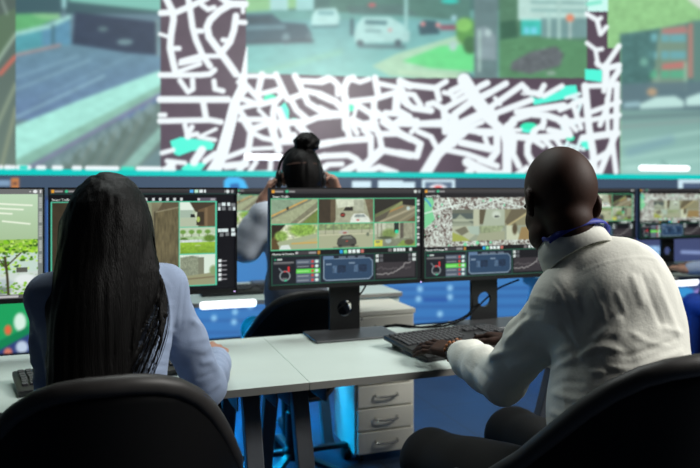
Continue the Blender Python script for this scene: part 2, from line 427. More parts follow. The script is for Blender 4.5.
def wall_picture():
    c = Canvas(-30, -80, 740, 180, 2.0, (98, 128, 140))
    # left camera: slip road into an underpass
    c.clip = (15.6, -80, 160.5, 180)
    c.grad(15, -80, 161, 180, (96, 128, 150), (112, 136, 140))
    c.grad(15, 40, 161, 120, (104, 142, 160), (104, 130, 168))
    c.rect(15, -80, 161, 14, (62, 92, 100))
    c.poly([(15, 14), (45, 13), (62, 16), (40, 26), (15, 32)], (100, 180, 118))
    c.poly([(30, 14), (60, 13), (60, 20), (42, 19)], (150, 205, 150), .7)
    c.poly([(15, 34), (70, 17), (71, 44), (15, 54)], (84, 160, 172)); c.poly([(42, 28), (70, 18), (71, 44), (42, 46)], (96, 140, 178), .7)
    c.line([(15, 34), (50, 26), (69, 17)], 4.5, (165, 220, 212)); c.line([(53, 26), (53, 44)], 3, (70, 108, 122)); c.line([(15, 55), (60, 45)], 2.5, (182, 142, 140), 1.5)
    c.poly([(60, -80), (161, -80), (161, 14), (68, 2), (60, 3)], (70, 108, 108)); c.poly([(76, -10), (161, -10), (161, 11), (68, 1)], (128, 196, 182))
    c.rect(62, -4, 66, 8, (165, 220, 222)); c.rect(63, 8, 65, 18, (120, 150, 160))
    c.poly([(75, 12), (157, 22), (157, 55), (130, 53), (72, 44)], (52, 64, 86)); c.dot(103, 29, 5, 2.5, (92, 118, 124)); c.dot(125, 42, 8, 3, (112, 142, 150))
    c.line([(157, 20), (158, 55)], 2.5, (140, 168, 170))
    for a, b, w, k in (((15, 78), (78, 56), 2, .5), ((15, 90), (90, 60), 2.2, .6), ((15, 118), (104, 76), 2.5, .8), ((40, 98), (130, 56), 2, .35)): c.line([a, b], w, (150, 190, 205), 2, k)
    c.poly([(15, 126), (80, 100), (161, 70), (161, 86), (90, 124), (15, 162)], (172, 238, 224)); c.poly([(15, 160), (161, 85), (161, 93), (15, 172)], (140, 190, 172)); c.line([(15, 176), (161, 94)], 3, (130, 128, 164), 3)
    c.poly([(50, 168), (161, 100), (161, 180), (40, 180)], (106, 128, 124))
    for i in range(9):
        x = 58+i*11.5; y = 163-i*7.1
        c.poly([(x-7, y+4), (x, y-5), (x+5, y+1), (x+4, y+12)], (134, 160, 162), .8)
    for i in range(7): c.line([(66+i*9, 172), (80+i*12, 150-i*6)], 2.5, (128, 142, 132) if i % 2 else (92, 108, 98), 2, .7)
    c.poly([(118, 170), (161, 126), (161, 140), (132, 172)], (146, 190, 178)); c.poly([(134, 172), (161, 146), (161, 172)], (110, 138, 142))
    c.speck(15, 20, 161, 170, .05, .12, .2, 3); c.blur(15, -80, 161, 180, 20)
    c.clip = (-30, -80, 15.6, 180)
    c.grad(-30, -80, 16, 180, (70, 84, 80), (110, 128, 118)); c.poly([(-10, 20), (16, 8), (16, 34), (-10, 70)], (92, 116, 92)); c.line([(-6, 66), (16, 34)], 3, (165, 190, 170), 2)
    c.line([(0, 74), (15, 57)], 4, (210, 110, 95), 2); c.line([(-5, 130), (16, 84)], 3, (150, 165, 140), 3); c.line([(0, 172), (16, 108)], 3, (150, 160, 132), 3); c.line([(2, 0), (7, 14)], 2, (150, 170, 160)); c.blur(-30, -80, 16, 180, 16)
    # top camera: crossing with parked cars
    c.clip = (246, -80, 587, 90)
    c.grad(246, -80, 587, 90, (90, 130, 128), (128, 202, 192)); c.grad(246, 20, 460, 84, (116, 176, 178), (134, 206, 196))
    c.rect(246, -80, 587, 10, (84, 122, 118)); c.poly([(246, -5), (300, -5), (300, 8), (246, 12)], (150, 205, 150))
    for x, k in ((270, (176, 224, 222)), (296, (168, 222, 220))): c.rect(x, -6, x+18, 10, k)
    c.poly([(330, -10), (470, -10), (470, 22), (392, 14), (330, 12)], (90, 132, 122)); c.poly([(346, 6), (400, 4), (420, 16), (350, 14)], (88, 118, 118), .7)
    c.dot(372, 5, 4, 2, (205, 110, 115))
    # dark parked car
    c.poly([(246, 14), (272, 14), (282, 22), (306, 24), (312, 34), (310, 42), (246, 43)], (72, 100, 112)); c.poly([(246, 17), (268, 17), (274, 22), (246, 24)], (66, 88, 98)); c.line([(248, 28), (284, 27)], 4, (110, 146, 156), 2)
    c.dot(286, 39, 4, 6, (124, 156, 164)); c.dot(309, 37, 3, 5, (92, 120, 128)); c.line([(246, 43), (312, 41)], 3, (66, 86, 96), 3)
    # white estate and hatchback
    c.poly([(312, 16), (316, 9), (336, 8), (340, 18), (338, 25), (311, 25)], (190, 236, 232)); c.line([(312, 27), (338, 26)], 2, (80, 120, 126)); c.rect(318, 11, 334, 15, (128, 180, 182))
    c.poly([(354, 34), (357, 24), (363, 17), (390, 17), (402, 24), (410, 32), (409, 42), (355, 43)], (178, 224, 220)); c.poly([(365, 20), (388, 21), (386, 25), (365, 24)], (86, 128, 134)); c.line([(366, 31), (380, 31)], 2.5, (126, 166, 168))
    c.dot(360, 43, 3.5, 3, (74, 98, 106)); c.dot(398, 43, 3.5, 3.5, (74, 98, 106)); c.line([(360, 46), (404, 47)], 3, (84, 110, 118), 3); c.dot(390, 30, 2, 1.5, (220, 150, 150)); c.line([(352, 20), (352, 34)], 3, (60, 90, 100), 2)
    c.line([(406, -10), (406, 30)], 3.5, (160, 210, 206)); c.poly([(418, 26), (424, 20), (436, 21), (440, 34), (420, 35)], (66, 96, 106)); c.dot(423, 24, 2.5, 2.2, (236, 150, 150)); c.dot(438, 25, 2.5, 2.2, (236, 150, 150)); c.rect(440, 25, 456, 30, (150, 96, 110))
    # traffic island
    c.poly([(372, 66), (396, 54), (455, 36), (470, 40), (470, 82), (430, 80), (390, 76)], (176, 218, 186)); c.poly([(402, 61), (440, 46), (475, 44), (480, 72), (430, 68)], (110, 226, 142))
    c.line([(400, 72), (474, 78)], 3, (210, 236, 200), 3, .6); c.dot(453, 46, 4, 5, (180, 214, 206)); c.line([(250, 76), (340, 52)], 5, (150, 214, 170), 5, .4)
    c.dot(467, 32, 11, 14, (98, 160, 86)); c.dot(464, 25, 8, 7, (140, 206, 110)); c.dot(470, 45, 7, 9, (72, 118, 78))
    c.rect(474, -80, 498, 90, (106, 132, 134)); c.poly([(476, 28), (486, 26), (496, 36), (496, 60), (477, 60)], (138, 158, 164)); c.rect(478, 30, 481, 72, (172, 204, 196)); c.dot(488, 33, 3.5, 4, (182, 206, 206))
    c.rect(499, -80, 587, 90, (88, 130, 104)); c.poly([(500, 22), (516, 20), (520, 50), (500, 58)], (62, 102, 82)); c.grad(518, -80, 587, 20, (176, 214, 206), (196, 230, 222))
    for y in (2, 10): c.line([(532, y), (585, y+1)], 3, (140, 182, 178), 2)
    c.rect(521, 20, 541, 35, (70, 200, 186)); c.rect(524, 27, 529, 34, (120, 214, 236)); c.rect(531, 27, 537, 34, (120, 214, 236)); c.rect(541, 18, 587, 38, (120, 156, 156)); c.dot(570, 18, 4, 4, (232, 140, 108)); c.line([(559, 0), (559, 40)], 3, (180, 216, 208)); c.line([(549, 14), (549, 40)], 3, (176, 214, 206)); c.line([(570, 22), (570, 38)], 2, (200, 220, 214))
    c.poly([(499, 40), (530, 36), (587, 42), (587, 88), (499, 86)], (92, 144, 104)); c.poly([(512, 62), (530, 52), (556, 46), (564, 54), (560, 66), (530, 74), (510, 70)], (102, 108, 112)); c.speck(512, 46, 564, 74, .16, .3, .4, 5); c.dot(551, 73, 5, 2, (150, 176, 160)); c.poly([(499, 78), (587, 84), (587, 90), (499, 90)], (108, 132, 132))
    c.dot(466, 80, 8, 7, (66, 88, 104)); c.dot(466, 80, 3, 1.6, (230, 90, 100)); c.dot(450, 1, 9, 2.6, (60, 206, 190)); c.dot(454, 18, 3, 3, (160, 206, 214))
    c.speck(246, -80, 587, 86, .05, .1, .2, 8); c.blur(246, -80, 587, 90, 15)
    # right camera: lawn and the block of flats
    c.clip = (607, -80, 740, 180)
    c.grad(607, -80, 740, 180, (150, 205, 140), (150, 205, 140)); c.speck(607, -80, 740, 60, .09, .25, .4, 2); c.poly([(688, 0), (700, 9), (740, 9), (740, -10), (688, -10)], (214, 226, 210))
    c.poly([(620, 34), (655, 29), (690, 22), (740, 14), (740, 180), (620, 180)], (86, 124, 122)); c.poly([(660, 28), (686, 24), (688, 90), (650, 90)], (124, 150, 132))
    for y, col in ((28, (182, 130, 126)), (63, (194, 124, 118))): c.poly([(662, y+1), (686, y-2), (688, y+5), (662, y+7)], col)
    for y in (38, 55, 74):
        for x in (653, 665, 674, 682): c.rect(x-4, y-4, x+4, y+4, (112, 172, 178) if y < 70 else (96, 176, 140))
    c.poly([(688, 24), (693, 23), (693, 78), (688, 78)], (178, 132, 122)); c.rect(684, 62, 687, 92, (150, 190, 164)); c.rect(693, 20, 740, 90, (104, 142, 132), .7)
    c.poly([(620, 36), (650, 32), (656, 66), (640, 90), (620, 92)], (78, 118, 116), .8); c.speck(620, 30, 660, 92, .12, .2, .25, 9); c.dot(644, 62, 4, 4, (120, 176, 160), .8)
    c.poly([(620, 84), (740, 80), (740, 116), (620, 116)], (98, 122, 132), .9); c.dot(652, 92, 5, 4, (188, 160, 130), .6); c.line([(626, 105), (638, 104)], 5, (160, 198, 206), 3)
    c.poly([(640, 104), (656, 97), (675, 96), (684, 101), (684, 107), (640, 109)], (196, 232, 226)); c.poly([(686, 98), (700, 93), (740, 90), (740, 104), (686, 106)], (200, 236, 230))
    c.grad(620, 110, 740, 180, (126, 164, 158), (158, 206, 196)); c.line([(620, 118), (740, 112)], 3, (104, 128, 132), 4); c.line([(620, 127), (740, 117)], 3, (140, 160, 158), 3, .8)
    for a, b in (((620, 144), (740, 126)), ((620, 160), (740, 140)), ((620, 168), (740, 156))): c.line([a, b], 3, (178, 222, 210), 3, .7)
    c.line([(630, 152), (670, 140)], 8, (122, 160, 178), 8, .6); c.line([(662, 162), (672, 170)], 2, (80, 120, 120), 2, .7); c.blur(607, -80, 740, 180, 18)
    q = c.win(-30, -80, 740, 180)
    c.clip = None; c.I[:] = c.I*.94+np.array((150, 190, 186))*.06
    # street map
    c.clip = None
    for q in ((160.5, -80, 246, 180), (246, 78, 587, 180), (587, -80, 607.5, 180), (607, 48, 620, 180)): c.rect(*q, MBG)
    c.poly([(246, 73), (590, 84), (590, 90), (246, 84)], MBG); c.speck(161, -80, 246, 176, .07, .05, .07, 12); c.speck(246, 84, 620, 176, .07, .05, .07, 13)
    for p in ([(170,141),(181,137),(210.5,141),(215,144),(212,150),(192,151),(179,156),(174,154)], [(180.7,168.5),(187,163.6),(208,162),(198,174),(187,174)], [(278.5,108),(285,102),(289,110),(289,119),(284,125)],
              [(530,96),(538,99),(562,90),(570,85),(570,98),(534,105)], [(520,126),(525,124.5),(536.5,126),(533,133.5),(522,132)], [(560,86),(576,85),(578,94),(560,100)], [(585,69),(602,70),(602,82),(585,80)], [(579,142),(588,139),(591,150),(584,149)]): c.poly(p, GRN)
    for x, y, a, b in ((270,98,6.5,4),(351,108,4,3.5),(529,126,8,3.5),(570,138,4.5,3),(294,121,4.5,3)): c.dot(x, y, a, b, (60, 240, 190))
    rng = random.Random(4)
    for x0, x1 in ((560, 586),):
        for i in range(10):
            x, y = rng.uniform(x0, x1), rng.uniform(92, 150); a = rng.choice((.3, 1.3, 1.9, -.3)); c.line([(x, y), (x+14*math.cos(a), y+14*math.sin(a))], 4, (225, 250, 252), 1.5, .9)
    for pts, w in roads: c.line(pts, w*1.02+.3, ROAD, 2.0)
    c.poly([(239, 84), (246.2, 47), (247.5, 47), (247.5, 92), (241, 100), (236, 124), (229, 152), (219, 177), (202, 177), (214, 158), (222, 132), (230, 102)], ROAD)
    c.dot(459, 131, 9, 8, ROAD); c.dot(509, 137, 8, 8, ROAD); c.dot(490, 116, 8, 7, ROAD); c.poly([(520, 94), (528, 86), (532, 94), (524, 96)], ROAD, .8)
    c.rect(587.5, -80, 608, 11.5, (206, 252, 244)); c.line([(588, 4), (600, 2)], 4, (140, 235, 210), 3); c.rect(587, -80, 607, -14, MBG)
    # white captions over the teal rule at the lower left
    return c
def ruled(Xw, Zw, Yw, canvas):
    d = Xw*SY+Yw*CY; a = Xw*CY-Yw*SY
    return canvas.sample(CXP+FPX*a/d, HZ-(Zw-CAMZ)*FPX/d)

def dash_picture():
    """lower half of the big wall: bar with icons, blue dashboards"""
    c = Canvas(-40, 174, 740, 360, 2.0, (68, 126, 188))
    c.rect(-40, 174, 740, 200, (66, 84, 106))
    c.grad(60, 230, 620, 360, (72, 132, 192), (56, 116, 184))
    for y in (288, 296, 306, 318, 330):
        c.line([(60, y+4), (620, y-1)], 3.5, (54, 100, 164), 2.5, .7)
    for x, y in ((450, 288), (450, 297), (420, 289), (418.5, 299), (440, 314), (390, 300), (234, 322), (235, 312), (214, 318), (560, 290), (250, 306)): c.dot(x, y, 3.0, 3.2, (150, 205, 240), .9, .75)
    c.line([(425, 300), (446, 300)], 3, (40, 70, 150), 3, .7); c.line([(360, 299), (395, 301)], 3, (110, 180, 232), 3)
    # icons on the bar
    c.rect(-40, 174, 740, 181, (66, 84, 106))
    c.poly([(224, 192), (224, 181), (228, 177), (238, 177), (244, 180), (248, 188), (248, 192)], (70, 190, 250)); c.poly([(230, 192), (230, 184), (238, 183), (242, 192)], (40, 110, 180))
    c.rect(-8, 180, 10, 186, (130, 160, 190)); c.rect(11, 178, 19, 192, (196, 130, 80)); c.rect(13, 182, 17, 185, (110, 80, 70))
    for a, b, y0, y1 in ((270, 276, 178, 186), (330, 336, 179, 186), (352, 371, 181, 188), (378, 403, 180.5, 190), (403, 415, 182, 190), (490, 0, 0, 0)):
        if b: c.rect(a, y0, b, y1, (214, 240, 250))
    c.rect(422, 179.5, 455, 192, (214, 240, 250)); c.rect(425, 182, 452, 192, (96, 116, 140)); c.dot(438, 189, 9, 5, (236, 240, 246)); c.dot(438, 190, 5, 4, (236, 60, 60))
    c.rect(678, 179, 720, 190, (206, 232, 244)); c.rect(683, 183, 720, 192, (80, 96, 124))
    # left: green and teal cards
    c.rect(-40, 196, 47, 360, (50, 66, 120)); c.poly([(-40, 320), (47, 285), (47, 318), (-40, 360)], (30, 160, 92)); c.rect(36, 290, 47, 360, (40, 206, 220)); c.rect(34, 290, 36, 360, (52, 66, 124))
    c.dot(20, 322, 6, 9, (214, 240, 226)); c.dot(8, 330, 3.5, 5, (226, 106, 66)); c.poly([(-40, 362), (36, 322), (36, 330), (-40, 372)], (20, 130, 80)); c.dot(22, 347, 6, 6, (190, 206, 226)); c.dot(8, 352, 4, 4, (206, 120, 100))
    # right: purple-blue dashboards
    c.rect(596, 196, 740, 360, (74, 84, 122)); c.grad(596, 230, 740, 330, (70, 78, 114), (64, 84, 140)); c.rect(637, 246, 662, 256, (150, 190, 236)); c.speck(637, 246, 662, 256, .25, .8, .8, 3)
    c.line([(682, 252), (740, 254)], 3, (150, 170, 216), 2); c.line([(640, 262), (740, 266)], 2, (110, 124, 170), 2); c.poly([(682, 296), (700, 288), (720, 296), (700, 304)], (150, 130, 200)); c.dot(684, 292, 10, 5, (60, 150, 214))
    c.blur(-40, 174, 740, 360, 2)
    return c

# ---- pictures on the desk monitors: units are photo-sized pixels, origin at the panel's top left corner
GR = (86, 190, 140)
def ui_top(c, W, title=True):
    c.grad(0, 0, W, 4.8, (70, 68, 68), (40, 40, 44)); c.rect(0, 4.8, W, 9.5, (16, 16, 20))
    c.rect(1.5, 1.2, 4, 3.8, (226, 160, 50)); c.rect(4.5, 1.9, 12, 3.2, (186, 186, 186), .7); c.dot(15.5, 2.4, 1.6, 1.4, (60, 190, 140)); c.rect(17.5, 1.9, 23, 3.2, (186, 186, 186), .7)
    c.dot(W-6.5, 2.6, 1.7, 1.7, (210, 215, 210)); c.dot(W-2.4, 2.6, 1.5, 1.7, (140, 145, 145))
def side_icons(c, x, y0, y1, step=3.5):
    y = y0; k = 0
    while y < y1:
        c.rect(x, y, x+2.4, y+2.3, (200, 205, 200) if k % 5 not in (2, 4) else (90, 90, 95)); y += step; k += 1
def lower_ui(c, W, y0, y1):
    c.rect(0, y0, W, y1+4, (14, 15, 18)); a = y0
    c.rect(23, a+.8, 44, a+4, (66, 62, 66)); c.rect(23.5, a+1.2, 25.5, a+3.4, (190, 190, 190)); c.rect(36, a+1.4, 43, a+3.2, (150, 150, 150)); c.rect(44.5, a+.6, 47, a+4, (176, 124, 50))
    for i, k in enumerate(((40, 160, 220), (120, 220, 150), (226, 240, 236), (226, 240, 236), (226, 240, 236), (190, 110, 100))): c.rect(66+i*4.2, a+.6, 69+i*4.2, a+3.8, k)
    for i, x in enumerate((115, 120.5, 124, 127, 130, 137)): c.rect(x, a+.6, x+(2.6 if i else 3.5), a+3.6, (214, 224, 220) if i else (120, 116, 116))
    y = y0+4.8
    c.rect(1, y, W-5, y1+1.2, (36, 96, 74))
    c.rect(1.8, y+.9, 46.5, y1+.4, (22, 26, 34)); c.dot(4.5, y+3.5, 1.1, 1, (40, 150, 110)); c.rect(6.5, y+2.8, 11, y+4.2, (190, 200, 196)); c.rect(3, y+5.8, 22, y+7.2, (150, 150, 148), .7); c.rect(3, y+7.2, 19, y+8, (90, 90, 92), .7)
    q = c.win(5, y+8, 22, y1); 
    if q:
        D = np.abs(np.hypot(q[1]-13.5, q[2]-(y+19.5))-4.6); c.put(q[0], .5+(.6-D)/.6, (140, 150, 152))
    c.line([(8, y+12), (11, y+15.5)], 1.2, (120, 128, 134), .6); c.rect(16, y+10.5, 18, y+15.5, (206, 46, 50)); c.rect(12.6, y+14.6, 14.4, y+15.8, (206, 60, 60)); c.dot(14.2, y+24, 1.2, .9, (50, 190, 140)); c.rect(11, y+21.5, 15.5, y+23, (120, 124, 124), .8)
    for i in range(5):
        yy = y+4.2+i*4.55; k = (92, 206, 76) if i == 2 else (84, 96, 112) if i % 2 == 0 or i == 3 else (54, 60, 72)
        c.rect(24, yy, 46.5, yy+4.1, k); c.rect(25, yy+1.8, 36, yy+2.8, (170, 176, 180) if i != 2 else (190, 240, 170), .6); c.rect(38.5, yy+1, 40.5, yy+3, (206, 70, 66)); c.dot(43.6, yy+2, 1.7, 1.6, (206, 232, 226))
    c.rect(47.6, y+.9, 100.5, y1+.4, (24, 32, 46)); c.poly([(50, y+4.2), (96, y+4.2), (99.2, y+7.4), (99.2, y1-4.5), (95.5, y1-.8), (52.5, y1-.8), (50, y1-3)], (130, 152, 170)); c.poly([(51, y+5), (95.6, y+5), (98.3, y+7.8), (98.3, y1-4.8), (95.1, y1-1.7), (53, y1-1.7), (51, y1-3.6)], (42, 68, 96))
    c.rect(50, y+1.8, 60, y+4.8, (96, 124, 156)); 
    for x in (65, 74, 84): c.rect(x, y+2.4, x+7, y+3.8, (120, 134, 150), .8)
    c.rect(52.5, y+9, 58, y+10.4, (136, 156, 176), .8); c.rect(75, y+8.4, 81, y+9.8, (136, 156, 176), .8)
    for x in (64, 85): c.rect(x, y+11, x+8, y+18, (30, 48, 72)); c.rect(x-5, y+11.5, x-1, y+18, (92, 116, 142), .7); c.speck(x-5, y+11, x+8, y+19, .3, 1.2, 1.2, 4)
    c.rect(101.6, y+.9, W-5.6, y1+.4, (16, 17, 22))
    for x, w in ((102, 3), (106, 3.5), (W-14, 3), (W-9.5, 3.4)):
        for j in (0, 1): c.rect(x, y+1.6+j*4.4, x+w, y+4.6+j*4.4, (206, 216, 212) if (x == 102 or x == W-9.5) else (90, 92, 96))
    c.rect(103, y+10, W-7, y1-1.5, (54, 50, 54)); rng = random.Random(3)
    p1 = [(103+i*1.7, y1-5+rng.uniform(-1, 1)-(11 if i > 16 else 0.8*max(0, i-8) if i > 8 else 0)) for i in range(int((W-111)/1.7))]
    p2 = [(103+i*1.7, y+16+rng.uniform(-1.6, 1.6)) for i in range(int((W-111)/1.7))]
    c.line(p2, .8, (96, 92, 94), .7); c.line(p1, .9, (160, 158, 156), .7)
def cell(c, a, b, x, y): c.clip = (a, b, x, y)
def centre_picture():
    W, H = 150, 94
    c = Canvas(0, 0, W, H, 3, (10, 10, 13)); ui_top(c, W)
    c.rect(0, 9.3, W-5.2, 60.4, GR)
    X = [.9, 44.8, 100.2, W-6.2]; Y = [10.3, 34.4, 59.4]
    def box(i, j): cell(c, X[i]+(.6 if i else 0), Y[j]+(.6 if j else 0), X[i+1]-.6, Y[j+1]-.5); return c.clip
    q = box(0, 0); c.rect(*q, (160, 168, 134)); c.poly([(1, 10), (36, 10), (1, 25)], (136, 160, 134)); c.line([(1, 26.5), (34, 10.5)], 1.6, (206, 164, 90), .8); c.line([(1, 28.5), (38, 10.5)], 1.8, (120, 124, 104)); c.poly([(18, 34), (45, 12), (45, 22), (30, 34)], (128, 128, 104)); c.poly([(28, 35), (45, 20), (45, 35)], (112, 130, 66)); c.line([(24, 35), (45, 19)], 1.2, (192, 194, 160)); c.dot(16, 19, 1.1, 1.6, (40, 40, 36)); c.speck(*q, .08, .5, .5, 2)
    q = box(1, 0); c.rect(*q, (158, 162, 136)); c.rect(44, 10, 57, 35, (62, 54, 42)); c.rect(57, 10, 62, 35, (96, 84, 64)); c.poly([(62, 10), (90, 10), (84, 17), (64, 19)], (206, 214, 190)); c.poly([(72, 18), (79, 18), (79, 24), (68, 24)], (48, 46, 40)); c.rect(80, 11, 90, 23, (172, 178, 156)); c.poly([(91, 10), (101, 10), (101, 35), (96, 30)], (112, 100, 78)); c.poly([(60, 35), (66, 22), (84, 22), (84, 35)], (164, 168, 142)); c.dot(69, 26, 2.5, 2.4, (80, 50, 44)); c.rect(67.5, 25.8, 70.5, 26.6, (190, 60, 50))
    c.poly([(76, 35), (77, 29), (80, 25), (90, 24.5), (95, 29), (97, 35)], (216, 224, 212)); c.poly([(80, 28.5), (82, 25.8), (90, 25.8), (92, 28.5)], (140, 152, 148)); c.dot(84, 31.5, 1.6, .8, (190, 80, 80)); c.speck(*q, .06, .4, .4, 3)
    q = box(2, 0); c.rect(*q, (126, 122, 98)); c.poly([(100, 10), (146, 10), (128, 14), (100, 30)], (46, 44, 38)); c.poly([(104, 30), (128, 13), (132, 13), (104, 34)], (150, 158, 104)); c.poly([(101, 26), (130, 12), (136, 12), (101, 34)], (130, 140, 92), .7); c.poly([(130, 10), (146, 10), (146, 18), (130, 16)], (36, 34, 30)); c.line([(112, 25), (130, 18)], 1.2, (180, 130, 72)); c.line([(104, 35), (145, 18)], 2, (172, 166, 138), 1.5); c.line([(122, 36), (146, 22)], 2, (150, 144, 116), 1.5); c.poly([(100, 30), (118, 21), (112, 30), (101, 35)], (92, 88, 74)); c.dot(136, 20, 2, 2, (186, 206, 200)); c.poly([(132, 35), (146, 26), (146, 35)], (110, 88, 62))
    q = box(0, 1); c.rect(*q, (186, 194, 158)); c.rect(1, 35, 8, 60, (92, 74, 44)); c.poly([(1, 35), (14, 35), (4, 46), (1, 48)], (48, 40, 30)); c.poly([(14, 35), (22, 35), (22, 48), (6, 50)], (206, 212, 186)); c.dot(30, 40, 13, 6.5, (134, 172, 76), .5); c.dot(10, 46, 6, 5, (130, 164, 78), .5); c.speck(4, 35, 44, 52, .2, .7, .7, 6); c.poly([(6, 52), (44, 44), (44, 60), (10, 60)], (164, 174, 140)); c.poly([(22, 54), (44, 48), (44, 54)], (178, 176, 130)); c.line([(20, 53.5), (44, 53)], 1.3, (204, 164, 84), .8); c.poly([(8, 60), (10, 55), (17, 54.5), (20, 60)], (216, 226, 220))
    q = box(1, 1); c.rect(*q, (168, 174, 142)); c.rect(45, 35, 101, 41, (140, 160, 112)); c.speck(45, 34, 101, 42, .2, .4, .5, 7); c.rect(45, 41, 101, 44, (176, 180, 152)); 
    for x in (52, 60, 68, 88, 96): c.line([(x, 36), (x, 45)], .8, (120, 124, 104), .8, .8)
    c.line([(45, 46), (101, 45)], 1, (200, 200, 170), 1); c.dot(70, 43.5, 5, 2, (180, 180, 168)); c.dot(71, 44, 2, .8, (160, 70, 60)); c.poly([(63, 55), (64, 50), (68, 46.5), (77, 46), (82, 50), (83, 55), (80, 57.5), (65, 58)], (74, 74, 68)); c.poly([(67.5, 50), (70, 47.5), (77, 47.2), (79, 50)], (116, 122, 112)); c.dot(66.5, 57.5, 2, 1.6, (40, 40, 38)); c.dot(79, 57, 2, 1.8, (40, 40, 38)); c.dot(73, 52.5, 1, .7, (190, 70, 60)); c.dot(94, 46, 1.5, 2, (110, 120, 100)); c.line([(60, 58.5), (84, 58)], 1.2, (110, 112, 94), 1.2)
    q = box(2, 1); c.rect(*q, (170, 180, 152)); c.rect(101, 35, 112, 46, (190, 196, 174)); c.dot(116, 46, 8, 5, (124, 146, 84), .6); c.rect(128, 35, 146, 50, (150, 152, 128)); 
    for x in (104, 108, 131, 141): c.line([(x, 35), (x, 50)], .8, (118, 118, 100), .7)
    c.rect(121, 35, 126, 45, (40, 48, 46)); c.dot(123.8, 44, 2, 2, (40, 214, 160)); c.rect(127.5, 35, 130.5, 58, (92, 88, 78)); c.poly([(101, 60), (101, 52), (146, 50), (146, 60)], (128, 134, 112)); c.poly([(122, 60), (130, 53), (146, 55), (146, 60)], (130, 158, 78)); c.dot(137, 55, 5, 3, (96, 88, 66)); c.rect(100, 52.5, 109, 58.5, (206, 206, 84)); c.rect(102, 53.5, 106, 55, (120, 130, 110)); c.dot(115, 53, 3, 3, (164, 178, 170)); c.dot(112, 50, 8, 1.5, (80, 90, 66), .6); c.speck(*q, .08, .5, .5, 9)
    c.clip = None; side_icons(c, W-4.4, 11, 58)
    lower_ui(c, W, 60.6, 92.4)
    return c
def map_picture():
    W, H = 150, 94
    c = Canvas(0, 0, W, H, 3, (10, 10, 13)); ui_top(c, W)
    c.clip = (0, 9.3, W-1, 62); c.rect(0, 9.3, W, 62, (108, 95, 88)); rng = random.Random(9)
    for i in range(2600):
        x, y = rng.uniform(0, W), rng.uniform(9, 62); a = rng.choice((0, 1.57, .35, 1.9, .8, 2.5))+rng.uniform(-.25, .25); L = rng.uniform(1.2, 4.5)
        c.line([(x, y), (x+L*math.cos(a), y+L*math.sin(a))], rng.uniform(.5, 1.1), (214, 226, 216), .6, .85)
    for i in range(90): c.dot(rng.uniform(0, W), rng.uniform(9, 62), rng.uniform(.6, 1.6), rng.uniform(.6, 1.4), rng.choice(((54, 38, 32), (70, 54, 46), (120, 220, 170))), .5)
    c.poly([(0, 9), (9, 9), (11, 14), (9, 22), (12, 32), (8, 36), (3, 40), (0, 42)], (124, 208, 152)); c.line([(1, 10), (5, 14), (7.5, 18)], 1.6, (60, 150, 206), .8)
    c.line([(0, 26), (18, 21), (48, 15)], 1.3, (216, 232, 222), .8); c.line([(26, 9), (31, 20)], 2, (226, 240, 230), .8); c.line([(56, 20), (90, 9)], 1.1, (216, 232, 222), .8); c.line([(70, 9), (110, 20), (150, 12)], 1.1, (216, 232, 222), .8)
    for a, b, x, y in ((46, 60.5, 52, 56), (60, 59, 66, 55)): c.dot(a, b-1, 2, 2, (120, 214, 160))
    c.clip = (31.5, 22.3, W-12, 55.8); q = c.clip
    c.rect(*q, (150, 160, 140)); c.poly([(31, 22), (55, 22), (55, 38), (40, 27), (31, 36)], (84, 96, 92)); c.rect(31, 22, 56, 26, (104, 110, 96)); c.line([(31, 33), (56, 33.5)], 1.8, (176, 186, 160)); c.line([(31, 36), (56, 36)], 1, (120, 130, 110)); c.rect(55.5, 22, 62.5, 40, (184, 190, 164)); c.rect(62.5, 22, 70, 38, (92, 86, 66)); c.poly([(70, 22), (92, 22), (92, 40), (66, 40)], (170, 182, 160)); c.dot(82, 28, 5, 4, (200, 212, 196), .6); c.rect(80, 29, 85, 31, (70, 76, 70))
    c.poly([(92, 22), (140, 22), (140, 40), (92, 40)], (140, 138, 108)); c.poly([(100, 22), (124, 22), (96, 40), (92, 36)], (104, 98, 76)); c.line([(96, 40), (128, 22)], 1.6, (190, 178, 130))
    c.poly([(31, 40), (52, 39), (62, 46), (48, 56), (31, 56)], (178, 186, 160)); c.poly([(31, 46), (44, 51), (52, 56), (31, 56)], (160, 170, 84)); c.poly([(34, 44), (46, 40), (50, 46), (42, 50)], (116, 116, 96)); c.poly([(48, 40), (62, 40), (62, 50), (52, 48)], (168, 188, 172)); c.poly([(62, 40), (92, 40), (86, 47), (64, 48)], (146, 160, 124)); c.speck(62, 40, 92, 48, .15, .5, .5, 3); c.poly([(62, 48), (92, 46), (92, 56), (58, 56)], (160, 166, 138)); c.poly([(94, 40), (104, 40), (112, 56), (94, 56)], (196, 204, 176)); c.dot(104, 44, 3, 6, (86, 76, 54), .6); c.poly([(112, 42), (140, 42), (140, 56), (108, 56)], (150, 128, 84))
    c.blur(*q, 2); c.clip = None
    lower_ui(c, W, 61.5, 92.4); c.rect(W-5, 10, W, 60, (12, 12, 15)); side_icons(c, W-4.2, 12, 58)
    return c
